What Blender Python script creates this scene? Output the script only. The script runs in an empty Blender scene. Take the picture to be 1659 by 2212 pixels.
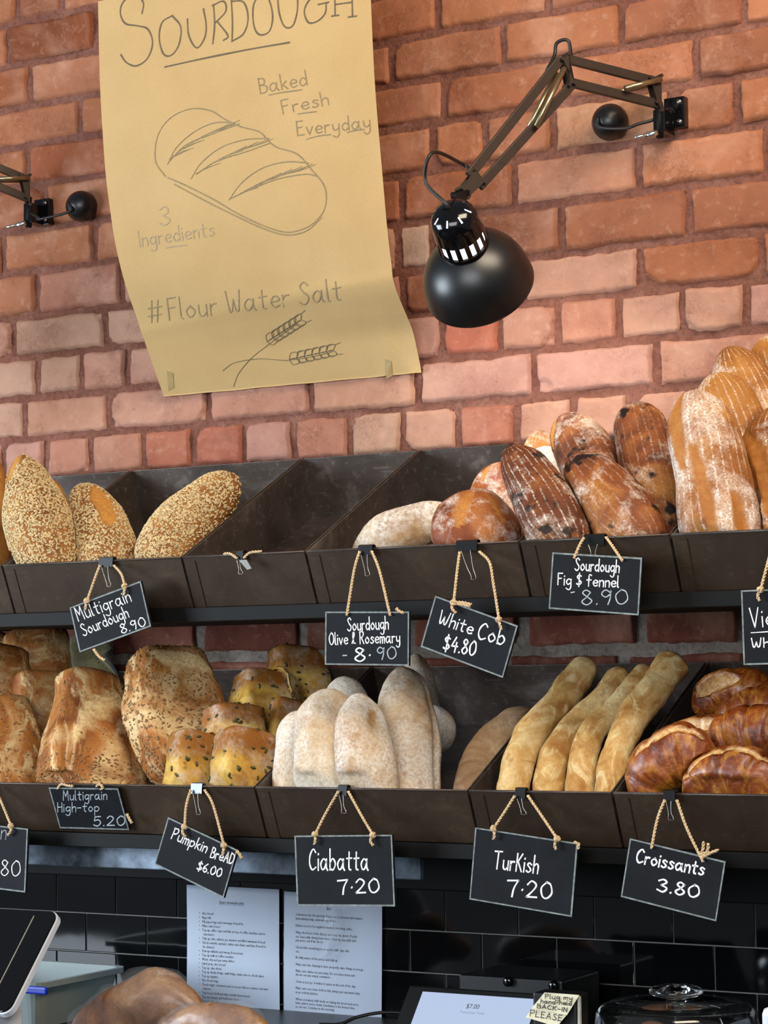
import bpy, math, random
import numpy as np
from mathutils import Vector, Matrix, noise as mn

random.seed(7)
rng = np.random.default_rng(11)

# ------------------------------------------------------------------ camera
YAW, PITCH, ROLL, FPX = 0.53343, 0.0698261, -0.01446718, 4920.0
CX, CY = 829.5, 1106.0
CAM = Vector((2.21207843, -3.74589624, 1.55))
fw = Vector((-math.sin(YAW) * math.cos(PITCH), math.cos(YAW) * math.cos(PITCH), math.sin(PITCH)))
r0 = fw.cross(Vector((0, 0, 1))).normalized()
u0 = r0.cross(fw)
RT = math.cos(ROLL) * r0 + math.sin(ROLL) * u0
UP = -math.sin(ROLL) * r0 + math.cos(ROLL) * u0
scn = bpy.context.scene
COL = scn.collection
cam_d = bpy.data.cameras.new('camera')
cam_d.sensor_fit = 'VERTICAL'
cam_d.sensor_height = 24.0
cam_d.lens = FPX / 2212.0 * 24.0
cam = bpy.data.objects.new('camera', cam_d)
COL.objects.link(cam)
cam.matrix_world = Matrix((
    (RT.x, UP.x, -fw.x, CAM.x), (RT.y, UP.y, -fw.y, CAM.y), (RT.z, UP.z, -fw.z, CAM.z), (0, 0, 0, 1)))
cam_d.dof.use_dof = False
scn.camera = cam

# ------------------------------------------------------------------ view, world, lights
vs = scn.view_settings
vs.view_transform = 'Standard'
vs.look = 'None'
vs.exposure = 0.16
vs.gamma = 1.0
vs.use_curve_mapping = False

W = bpy.data.worlds.new('world')
scn.world = W
W.use_nodes = True
W.node_tree.nodes['Background'].inputs[0].default_value = (0.80, 0.88, 1.0, 1)
W.node_tree.nodes['Background'].inputs[1].default_value = 0.17


def area(name, loc, target, sx, sy, watts, col):
    d = bpy.data.lights.new(name, 'AREA')
    d.shape = 'RECTANGLE'
    d.size, d.size_y = sx, sy
    d.energy = watts
    d.color = col
    o = bpy.data.objects.new(name, d)
    COL.objects.link(o)
    o.location = loc
    o.rotation_euler = (Vector(target) - Vector(loc)).to_track_quat('-Z', 'Y').to_euler()
    return o


area('window_daylight', (-2.8, -2.9, 1.8), (0.3, 0, 1.55), 1.8, 1.5, 150, (0.78, 0.89, 1.0))
area('shop_front_daylight', (1.4, -5.0, 2.5), (0.2, 0, 1.6), 2.6, 1.6, 95, (0.95, 0.97, 1.0))
area('ceiling_light', (1.8, -1.5, 3.6), (0.2, 0, 2.1), 1.4, 0.8, 60, (1.0, 0.82, 0.62))


# ------------------------------------------------------------------ geometry helpers
def ray(x, y):
    return fw + RT * ((x - CX) / FPX) - UP * ((y - CY) / FPX)


def at(x, y, Y=0.0):
    """the point of the place seen at (x, y) of the photo in the upright plane Y"""
    d = ray(x, y)
    return CAM + d * ((Y - CAM.y) / d.y)


def at_plane(x, y, p, n):
    d = ray(x, y)
    return CAM + d * ((p - CAM).dot(n) / d.dot(n))


def at_x(x, y, X):
    d = ray(x, y)
    return CAM + d * ((X - CAM.x) / d.x)


def mpp(P):
    """metres per photo pixel at point P"""
    return (Vector(P) - CAM).dot(fw) / FPX


def lin(h):
    h = h.lstrip('#')
    out = []
    for i in (0, 2, 4):
        c = int(h[i:i + 2], 16) / 255.0
        out.append(c / 12.92 if c <= 0.04045 else ((c + 0.055) / 1.055) ** 2.4)
    return (out[0], out[1], out[2], 1.0)


def smooth_path(pts, n):
    """Catmull-Rom through pts, n samples, about even in arc length"""
    P = np.array([list(p) for p in pts], float)
    if len(P) == 2:
        t = np.linspace(0, 1, n)[:, None]
        return P[0] * (1 - t) + P[1] * t
    Q = np.vstack([2 * P[0] - P[1], P, 2 * P[-1] - P[-2]])
    out = []
    for i in range(1, len(Q) - 2):
        for t in np.linspace(0, 1, 24, endpoint=False):
            a, b, c, d = Q[i - 1], Q[i], Q[i + 1], Q[i + 2]
            out.append(0.5 * ((2 * b) + (-a + c) * t + (2 * a - 5 * b + 4 * c - d) * t * t + (-a + 3 * b - 3 * c + d) * t ** 3))
    out.append(P[-1])
    out = np.array(out)
    s = np.concatenate([[0], np.cumsum(np.linalg.norm(np.diff(out, axis=0), axis=1))])
    ss = np.linspace(0, s[-1], n)
    return np.stack([np.interp(ss, s, out[:, k]) for k in range(P.shape[1])], 1)


class MB:
    """collects vertices and faces in world space"""

    def __init__(self):
        self.v, self.f, self.m = [], [], []

    def add(self, v, f, mi=0):
        o = len(self.v)
        self.v.extend([tuple(p) for p in v])
        self.f.extend([tuple(i + o for i in q) for q in f])
        self.m.extend([mi] * len(f))
        return self

    def frame_box(self, c, ax, ay, az, mi=0):
        """box about c with half axes ax, ay, az"""
        c, ax, ay, az = Vector(c), Vector(ax), Vector(ay), Vector(az)
        v = [c + sx * ax + sy * ay + sz * az for sx in (-1, 1) for sy in (-1, 1) for sz in (-1, 1)]
        f = [(0, 1, 3, 2), (4, 6, 7, 5), (0, 4, 5, 1), (2, 3, 7, 6), (0, 2, 6, 4), (1, 5, 7, 3)]
        return self.add(v, f, mi)

    def box(self, lo, hi, mi=0):
        c = [(a + b) / 2 for a, b in zip(lo, hi)]
        h = [(b - a) / 2 for a, b in zip(lo, hi)]
        return self.frame_box(c, (h[0], 0, 0), (0, h[1], 0), (0, 0, h[2]), mi)

    def bar(self, a, b, w, h, side=None, mi=0):
        """box bar from a to b; w across `side`, h across the other way"""
        a, b = Vector(a), Vector(b)
        t = (b - a)
        L = t.length
        t.normalize()
        s = Vector(side) if side is not None else (Vector((0, 0, 1)) if abs(t.z) < 0.9 else Vector((0, 1, 0)))
        s = (s - t * s.dot(t)).normalized()
        n = t.cross(s)
        return self.frame_box((a + b) / 2, t * L / 2, s * w / 2, n * h / 2, mi)

    def tube(self, pts, r, seg=8, mi=0, cap=True):
        P = [Vector(p) for p in pts]
        n = len(P)
        rr = r if hasattr(r, '__len__') else [r] * n
        T = [(P[min(i + 1, n - 1)] - P[max(i - 1, 0)]).normalized() for i in range(n)]
        a = Vector((0, 0, 1)) if abs(T[0].z) < 0.9 else Vector((0, 1, 0))
        N = (a - T[0] * a.dot(T[0])).normalized()
        v = []
        for i in range(n):
            N = (N - T[i] * N.dot(T[i])).normalized()
            B = T[i].cross(N)
            for k in range(seg):
                q = 2 * math.pi * k / seg
                v.append(P[i] + (N * math.cos(q) + B * math.sin(q)) * rr[i])
        f = []
        for i in range(n - 1):
            for k in range(seg):
                k2 = (k + 1) % seg
                f.append((i * seg + k, i * seg + k2, (i + 1) * seg + k2, (i + 1) * seg + k))
        if cap:
            f.append(tuple(range(seg))[::-1])
            f.append(tuple((n - 1) * seg + k for k in range(seg)))
        return self.add(v, f, mi)

    def lathe(self, o, axis, prof, seg=32, mi=0, skip=None, closed=False):
        """prof: (s along axis, radius). skip(i, k) leaves a face out"""
        o, A = Vector(o), Vector(axis).normalized()
        a = Vector((0, 0, 1)) if abs(A.z) < 0.9 else Vector((0, 1, 0))
        N = (a - A * a.dot(A)).normalized()
        B = A.cross(N)
        v = []
        for s, r in prof:
            r = max(r, 1e-5)
            for k in range(seg):
                q = 2 * math.pi * k / seg
                v.append(o + A * s + (N * math.cos(q) + B * math.sin(q)) * r)
        f = []
        for i in range(len(prof) - 1):
            for k in range(seg):
                if skip and skip(i, k):
                    continue
                k2 = (k + 1) % seg
                f.append((i * seg + k, i * seg + k2, (i + 1) * seg + k2, (i + 1) * seg + k))
        return self.add(v, f, mi)

    def blob(self, c, rx, ry, rz, X=(1, 0, 0), Y=(0, 1, 0), Z=(0, 0, 1), nu=12, nv=8, jit=0.0, mi=0):
        c, X, Y, Z = Vector(c), Vector(X), Vector(Y), Vector(Z)
        v = [c + Z * rz]
        for i in range(1, nv):
            t = math.pi * i / nv
            for k in range(nu):
                p = 2 * math.pi * k / nu
                j = 1 + jit * random.uniform(-1, 1)
                v.append(c + (X * (rx * math.sin(t) * math.cos(p)) + Y * (ry * math.sin(t) * math.sin(p)) + Z * (rz * math.cos(t))) * j)
        v.append(c - Z * rz)
        f = [(0, 1 + k, 1 + (k + 1) % nu) for k in range(nu)]
        for i in range(nv - 2):
            for k in range(nu):
                a = 1 + i * nu + k
                b = 1 + i * nu + (k + 1) % nu
                f.append((a, a + nu, b + nu, b))
        e = len(v) - 1
        o2 = 1 + (nv - 2) * nu
        f += [(e, o2 + (k + 1) % nu, o2 + k) for k in range(nu)]
        return self.add(v, f, mi)

    def build(self, name, mats, parent=None, smooth=False, bevel=0.0, loc=None):
        if not isinstance(mats, (list, tuple)):
            mats = [mats]
        root = parent
        while root is not None and root.parent is not None:
            root = root.parent
        if root is not None:
            base = np.array(root.location)
        else:
            V = np.array(self.v)
            base = np.array(loc) if loc is not None else np.array([V[:, 0].mean(), V[:, 1].mean(), V[:, 2].min()])
        me = bpy.data.meshes.new(name)
        me.from_pydata([tuple(np.array(p) - base) for p in self.v], [], self.f)
        for m in mats:
            me.materials.append(m)
        if len(mats) > 1:
            me.polygons.foreach_set('material_index', self.m)
        if smooth:
            me.polygons.foreach_set('use_smooth', [True] * len(me.polygons))
        me.update()
        o = bpy.data.objects.new(name, me)
        COL.objects.link(o)
        if parent is not None:
            o.parent = parent
        else:
            o.location = base
        if bevel > 0:
            b = o.modifiers.new('bevel', 'BEVEL')
            b.width = bevel
            b.segments = 2
            b.limit_method = 'ANGLE'
        return o


def tag(o, label, cat, group=None):
    o['label'] = label
    o['category'] = cat
    if group:
        o['group'] = group
    return o


def structure(o):
    o['kind'] = 'structure'
    return o


def thing(name, loc, label, cat, group=None):
    o = bpy.data.objects.new(name, None)
    o.empty_display_size = 0.05
    COL.objects.link(o)
    o.location = loc
    return tag(o, label, cat, group)


# ------------------------------------------------------------------ materials
class NT:
    def __init__(self, name):
        self.mat = bpy.data.materials.new(name)
        self.mat.use_nodes = True
        self.t = self.mat.node_tree
        self.b = self.t.nodes['Principled BSDF']

    def n(self, typ, **kw):
        o = self.t.nodes.new(typ)
        for k, v in kw.items():
            setattr(o, k, v)
        return o

    def l(self, a, b):
        self.t.links.new(a, b)

    def noise(self, scale, detail=4, rough=0.55, vec=None, dist=0.0):
        o = self.n('ShaderNodeTexNoise')
        o.inputs['Scale'].default_value = scale
        o.inputs['Detail'].default_value = detail
        o.inputs['Roughness'].default_value = rough
        o.inputs['Distortion'].default_value = dist
        self.l(vec or self.obj(), o.inputs['Vector'])
        return o.outputs['Fac']

    def obj(self):
        if not hasattr(self, '_tc'):
            self._tc = self.n('ShaderNodeTexCoord')
        return self._tc.outputs['Object']

    def uv(self):
        self.obj()
        return self._tc.outputs['UV']

    def ramp(self, fac, stops, interp='LINEAR'):
        o = self.n('ShaderNodeValToRGB')
        cr = o.color_ramp
        cr.interpolation = interp
        while len(cr.elements) < len(stops):
            cr.elements.new(0.5)
        for e, (p, c) in zip(cr.elements, stops):
            e.position = p
            e.color = c if hasattr(c, '__len__') else (c, c, c, 1)
        self.l(fac, o.inputs[0])
        return o.outputs[0]

    def mix(self, fac, a, b, mode='MIX'):
        o = self.n('ShaderNodeMix', data_type='RGBA', blend_type=mode)
        for s, val in ((o.inputs[0], fac), (o.inputs[6], a), (o.inputs[7], b)):
            if hasattr(val, 'default_value') or hasattr(val, 'is_output'):
                self.l(val, s)
            else:
                s.default_value = val
        return o.outputs[2]

    def math(self, op, a, b=0.0, c=None, clamp=False):
        o = self.n('ShaderNodeMath', operation=op, use_clamp=clamp)
        for s, val in zip(o.inputs, (a, b) if c is None else (a, b, c)):
            if hasattr(val, 'is_output'):
                self.l(val, s)
            else:
                s.default_value = val
        return o.outputs[0]

    def attr(self, name, what='Fac'):
        o = self.n('ShaderNodeAttribute', attribute_name=name)
        return o.outputs[what]

    def bump(self, h, strength=0.3, dist=0.002, prev=None):
        o = self.n('ShaderNodeBump')
        o.inputs['Strength'].default_value = strength
        o.inputs['Distance'].default_value = dist
        self.l(h, o.inputs['Height'])
        if prev is not None:
            self.l(prev, o.inputs['Normal'])
        return o.outputs[0]

    def set(self, **kw):
        for k, v in kw.items():
            s = self.b.inputs[k]
            if hasattr(v, 'is_output'):
                self.l(v, s)
            else:
                s.default_value = v
        return self.mat


def plain(name, col, rough=0.5, metal=0.0, var=0.12, scale=60, bump=0.0, **kw):
    m = NT(name)
    c = lin(col)
    d = tuple(x * (1 - var) for x in c[:3]) + (1,)
    e = tuple(min(1, x * (1 + var)) for x in c[:3]) + (1,)
    f = m.noise(scale)
    args = {'Base Color': m.ramp(f, [(0.3, d), (0.7, e)]), 'Roughness': rough, 'Metallic': metal}
    if bump:
        args['Normal'] = m.bump(f, bump, 0.001)
    args.update(kw)
    return m.set(**args)


def make_brick():
    m = NT('brick')
    tint = m.attr('tint', 'Color')
    n1 = m.noise(9, 6, 0.6)
    n2 = m.noise(55, 5, 0.65)
    n3 = m.noise(4.2, 5, 0.6, dist=0.6)
    c = m.mix(m.ramp(n1, [(0.35, 0.0), (0.7, 0.55)]), tint, m.mix(1.0, tint, (0.58, 0.46, 0.42, 1), 'MULTIPLY'))
    c = m.mix(m.ramp(n3, [(0.5, 0.0), (0.72, 0.5)]), c, lin('#c79a82'))
    c = m.mix(m.ramp(n2, [(0.55, 0.0), (0.8, 0.28)]), c, lin('#d8b49c'))
    c = m.mix(m.ramp(n2, [(0.2, 0.6), (0.36, 0.0)]), c, lin('#5d3426'))
    n5 = m.noise(30, 6, 0.7, dist=2.5)
    cr = m.ramp(n5, [(0.485, 0.0), (0.5, 1.0), (0.515, 0.0)])
    cr = m.math('MULTIPLY', cr, m.ramp(n1, [(0.5, 0.0), (0.62, 0.55)]))
    c = m.mix(cr, c, lin('#4a2a1e'))
    h = m.bump(n1, 0.55, 0.006)
    h = m.bump(n2, 0.75, 0.003, h)
    h = m.bump(m.math('SUBTRACT', 1.0, cr), 0.4, 0.002, h)
    h = m.bump(m.noise(210, 3), 0.35, 0.0012, h)
    return m.set(**{'Base Color': c, 'Roughness': 0.82, 'Normal': h, 'Specular IOR Level': 0.25})


def make_mortar(name, a, b, c):
    m = NT(name)
    n1 = m.noise(14, 6, 0.65)
    n2 = m.noise(120, 4, 0.7)
    col = m.ramp(n1, [(0.28, lin(a)), (0.52, lin(b)), (0.75, lin(c))])
    col = m.mix(m.ramp(n2, [(0.3, 0.5), (0.55, 0.0)]), col, lin('#3a251d'))
    h = m.bump(n1, 0.7, 0.008)
    h = m.bump(n2, 0.9, 0.004, h)
    return m.set(**{'Base Color': col, 'Roughness': 0.92, 'Normal': h, 'Specular IOR Level': 0.15})


def make_tile():
    m = NT('black_tile')
    n = m.noise(6, 2)
    h = m.bump(n, 0.16, 0.006)
    return m.set(**{'Base Color': lin('#0a0b0c'), 'Roughness': 0.07, 'Normal': h, 'Specular IOR Level': 0.5})


def make_tray(name, a, b, worn, rough):
    m = NT(name)
    n1 = m.noise(7, 6, 0.65, dist=0.4)
    n2 = m.noise(60, 5, 0.7)
    mp = m.n('ShaderNodeMapping')
    mp.inputs['Scale'].default_value = (14, 140, 140)
    m.l(m.obj(), mp.inputs['Vector'])
    n3 = m.noise(1.0, 4, 0.6, vec=mp.outputs[0])
    c = m.ramp(n1, [(0.3, lin(a)), (0.7, lin(b))])
    c = m.mix(m.ramp(n2, [(0.56, 0.0), (0.85, 0.45)]), c, lin(worn))
    c = m.mix(m.ramp(n3, [(0.6, 0.0), (0.8, 0.3)]), c, lin(worn))
    c = m.mix(m.ramp(n1, [(0.58, 0.0), (0.74, 0.35)]), c, lin(worn))
    r = m.ramp(n1, [(0.2, rough - 0.1), (0.8, rough + 0.15)])
    return m.set(**{'Base Color': c, 'Roughness': r, 'Metallic': 0.35, 'Normal': m.bump(n2, 0.12, 0.0008)})


def crust(name, dark, mid, light, flour='#e6dccb', flour_amt=0.0, flour_scale=9.0, lines=0, line_amt=0.0,
          speck=None, speck_amt=0.0, speck_scale=120, score='#b9803f', rough=0.62, bump=0.5, scale=11.0,
          fine=150.0, spots=0.0, stretch=None, topcol=None, spec=0.3, coat=0.0, wrinkle=0.0):
    m = NT(name)
    info = m.n('ShaderNodeObjectInfo')
    off = m.n('ShaderNodeVectorMath', operation='ADD')
    sc = m.n('ShaderNodeVectorMath', operation='SCALE')
    cmb = m.n('ShaderNodeCombineXYZ')
    for i in range(3):
        m.l(info.outputs['Random'], cmb.inputs[i])
    m.l(cmb.outputs[0], sc.inputs[0])
    sc.inputs['Scale'].default_value = 7.0
    m.l(m.obj(), off.inputs[0])
    m.l(sc.outputs[0], off.inputs[1])
    V = off.outputs[0]
    n1 = m.noise(scale, 5, 0.55, vec=V, dist=0.8)
    n2 = m.noise(fine, 4, 0.65, vec=V)
    n3 = m.noise(flour_scale, 6, 0.68, vec=V, dist=0.3)
    c = m.ramp(n1, [(0.30, lin(dark)), (0.50, lin(mid)), (0.70, lin(light))])
    if stretch:
        mp = m.n('ShaderNodeMapping')
        mp.inputs['Scale'].default_value = stretch[:3]
        m.l(m.uv(), mp.inputs['Vector'])
        jo = m.n('ShaderNodeVectorMath', operation='ADD')
        m.l(mp.outputs[0], jo.inputs[0])
        m.l(sc.outputs[0], jo.inputs[1])
        ns = m.noise(1.0, 5, 0.6, vec=jo.outputs[0], dist=1.6)
        c = m.mix(m.ramp(ns, [(0.52, 0.0), (0.66, 0.85)]), c, lin(light))
        c = m.mix(m.ramp(ns, [(0.32, 0.75), (0.45, 0.0)]), c, lin(dark))
    if topcol:
        sp0 = m.n('ShaderNodeSeparateXYZ')
        m.l(m.uv(), sp0.inputs[0])
        tv = m.math('ADD', sp0.outputs[1], m.math('MULTIPLY', n1, 0.16))
        c = m.mix(m.ramp(tv, [(topcol[1], 0.0), (topcol[2], 0.9)]), c, lin(topcol[0]))
    c = m.mix(m.ramp(n2, [(0.35, 0.30), (0.60, 0.0)]), c, lin(dark))
    sa = m.attr('score')
    if flour_amt > 0:
        f = m.ramp(n3, [(0.62 - 0.34 * flour_amt, 0.0), (0.74 - 0.2 * flour_amt, min(1.0, 0.55 + 0.5 * flour_amt))])
        f2 = m.ramp(n2, [(0.36, 0.25), (0.58, 1.0)])
        f = m.math('MULTIPLY', f, f2)
        inv = m.math('SUBTRACT', 1.0, sa, clamp=True)
        f = m.math('MULTIPLY', f, inv)
        c = m.mix(f, c, lin(flour))
    if lines:
        sp = m.n('ShaderNodeSeparateXYZ')
        m.l(m.uv(), sp.inputs[0])
        w = m.math('MULTIPLY', sp.outputs[0], lines * 2 * math.pi)
        w = m.math('ADD', w, m.math('MULTIPLY', n1, 5.0))
        w = m.math('ADD', w, m.math('MULTIPLY', m.noise(40, 3, 0.6, vec=V), 2.2))
        w = m.math('SINE', w)
        g = m.ramp(w, [(0.62, 0.0), (0.95, 1.0)])
        g = m.math('MULTIPLY', g, m.ramp(n3, [(0.32, 0.15), (0.6, 1.0)]))
        g = m.math('MULTIPLY', g, m.ramp(n2, [(0.42, 0.0), (0.56, 1.0)]))
        g = m.math('MULTIPLY', g, m.ramp(m.noise(34, 4, 0.6, vec=V), [(0.36, 0.0), (0.55, 1.0)]))
        g = m.math('MULTIPLY', g, m.math('SUBTRACT', 1.0, sa, clamp=True))
        c = m.mix(m.math('MULTIPLY', g, line_amt), c, lin(flour))
    if spots:
        s = m.noise(23, 3, 0.5, vec=V)
        c = m.mix(m.ramp(s, [(0.60, 0.0), (0.66, spots)]), c, lin('#1d100c'))
    sc_col = m.ramp(n3, [(0.3, lin(score)), (0.7, tuple(min(1, x * 1.3) for x in lin(score)[:3]) + (1,))])
    sc_col = m.mix(m.ramp(n2, [(0.38, 0.55), (0.56, 0.0)]), sc_col, lin(mid))
    sc_col = m.mix(m.ramp(m.noise(60, 4, 0.6, vec=V), [(0.45, 0.0), (0.65, 0.45)]), sc_col, lin(light))
    c = m.mix(m.math('MULTIPLY', sa, 0.88), c, sc_col)
    if speck:
        vo = m.n('ShaderNodeTexVoronoi')
        vo.inputs['Scale'].default_value = speck_scale
        m.l(V, vo.inputs['Vector'])
        k = m.ramp(vo.outputs['Distance'], [(0.20, 1.0), (0.34, 0.0)])
        gate = m.ramp(m.noise(scale * 1.4, 3, 0.5, vec=V), [(0.46, 0.0), (0.58, 1.0)])
        c = m.mix(m.math('MULTIPLY', m.math('MULTIPLY', k, gate), speck_amt), c, lin(speck))
    h = m.bump(n1, bump, 0.006)
    h = m.bump(n2, bump * 0.8, 0.0016, h)
    if wrinkle:
        h = m.bump(m.noise(48, 6, 0.7, vec=V, dist=1.5), wrinkle, 0.004, h)
    return m.set(**{'Base Color': c, 'Roughness': rough, 'Normal': h, 'Specular IOR Level': spec, 'Coat Weight': coat, 'Coat Roughness': 0.25})


BRICK = make_brick()
MORTAR = make_mortar('mortar', '#6c4437', '#7f5446', '#956b5c')
MORTAR_GREY = make_mortar('grey_mortar', '#6e655b', '#8a8177', '#a39a8e')
TILE = make_tile()
GROUT = plain('grout', '#6d6c68', 0.8)
TRAY = make_tray('tray_bronze', '#33251a', '#40301f', '#66523e', 0.5)
TRAY_IN = make_tray('tray_inside', '#3a312b', '#574c45', '#aaa29b', 0.36)
BLACKSTEEL = plain('black_steel', '#0a0908', 0.6, 0.0, bump=0.05, **{'Specular IOR Level': 0.18})
BLACKGLOSS = plain('black_gloss', '#08080a', 0.12, 0.0, var=0.05)
BLACKSATIN = plain('black_satin', '#0d0e0f', 0.36, 0.0, var=0.05, **{'Specular IOR Level': 0.6})
ARM = plain('lamp_arm_paint', '#3a2e24', 0.42, 0.4)
BRASS = plain('spring_brass', '#a89a78', 0.3, 0.9)
STEEL = plain('steel', '#8f8e8a', 0.3, 0.95)
CORD = plain('black_cord', '#17130f', 0.5)
TWINE = plain('twine', '#cdb28a', 0.9, var=0.3, scale=300, bump=0.4)
CHALKBOARD = plain('chalkboard', '#111318', 0.7, var=0.35, scale=18, **{'Specular IOR Level': 0.2})
CHALKRIM = plain('board_rim', '#77807f', 0.8, var=0.45, scale=90, bump=0.2)
CHALK = plain('chalk', '#eef0f2', 0.9, var=0.05, scale=500)
CHALKDIM = plain('chalk_faint', '#a9b3ba', 0.9, var=0.25, scale=200)
GRAPHITE = plain('pencil', '#8a7a5a', 0.8, var=0.25, scale=250)
GRAPHITE_DARK = plain('pencil_dark', '#63573f', 0.8, var=0.25, scale=250)
PENCILPALE = plain('pencil_pale', '#a3937c', 0.8, var=0.2, scale=250)
CLIPBLACK = plain('clip_black', '#060606', 0.35, **{'Specular IOR Level': 0.3})
WHITEPAPER = plain('white_paper', '#b4c0d2', 0.55, var=0.05, scale=8)
INK = plain('ink', '#2b2c33', 0.8)

# ------------------------------------------------------------------ brick wall
ZC = [3.40, 3.31, 3.22, 3.13, 3.04, 2.95, 2.858, 2.766, 2.68, 2.593, 2.50, 2.408, 2.312, 2.227, 2.138, 2.05, 1.962,
      1.868, 1.770, 1.672, 1.583, 1.494, 1.405, 1.316, 1.227]
JOINTS = {  # course (index of its top line) : joints seen in the photo
    5: [(18, 94)], 6: [(65, 188), (946, 28)], 7: [(174, 270), (846, 133), (1088, 83), (1341, 36), (1607, 14)],
    8: [(60, 364), (960, 219), (1222, 165), (1504, 116)],
    9: [(100, 440), (935, 319), (1049, 291), (1193, 305), (1449, 194), (1593, 207)],
    10: [(8, 549), (205, 537), (869, 430), (1110, 402), (1380, 357), (1654, 293)],
    11: [(83, 646), (860, 540), (935, 535), (1213, 495), (1488, 443)],
    12: [(29, 732), (229, 707), (871, 628), (1130, 640), (1381, 573)],
    13: [(81, 812), (177, 812), (276, 800), (380, 790), (480, 780), (590, 770), (700, 760), (830, 745), (955, 731),
         (1081, 723), (1206, 689), (1336, 683), (1473, 675), (1612, 659)],
    14: [(54, 903), (236, 890), (451, 878), (673, 869), (905, 842), (1154, 809), (1418, 786)],
    15: [(100, 988), (196, 988), (311, 983), (418, 977), (528, 966), (635, 955), (756, 950), (870, 936), (991, 936),
         (1115, 922), (1239, 883)],
    19: [(433, 1376), (655, 1360), (1130, 1370), (1385, 1355), (1605, 1350)],
}
# brick colours where the photo shows a brick that differs from its neighbours: (x, y) -> colour
SPECIAL = [((1000, 720), '#a5604a'), ((880, 540), '#b59a86'), ((1050, 930), '#a66a54'), ((390, 985), '#a4654f'),
           ((470, 985), '#a0604c'), ((1240, 250), '#b08263'), ((1250, 370), '#b07a5e'), ((40, 150), '#8a4f30'),
           ((120, 60), '#7e4529'), ((120, 320), '#99583a')]


def grid_patch(nx, nz):
    f = []
    for j in range(nz - 1):
        for i in range(nx - 1):
            a = j * nx + i
            f.append((a, a + 1, a + nx + 1, a + nx))
    return f


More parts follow.
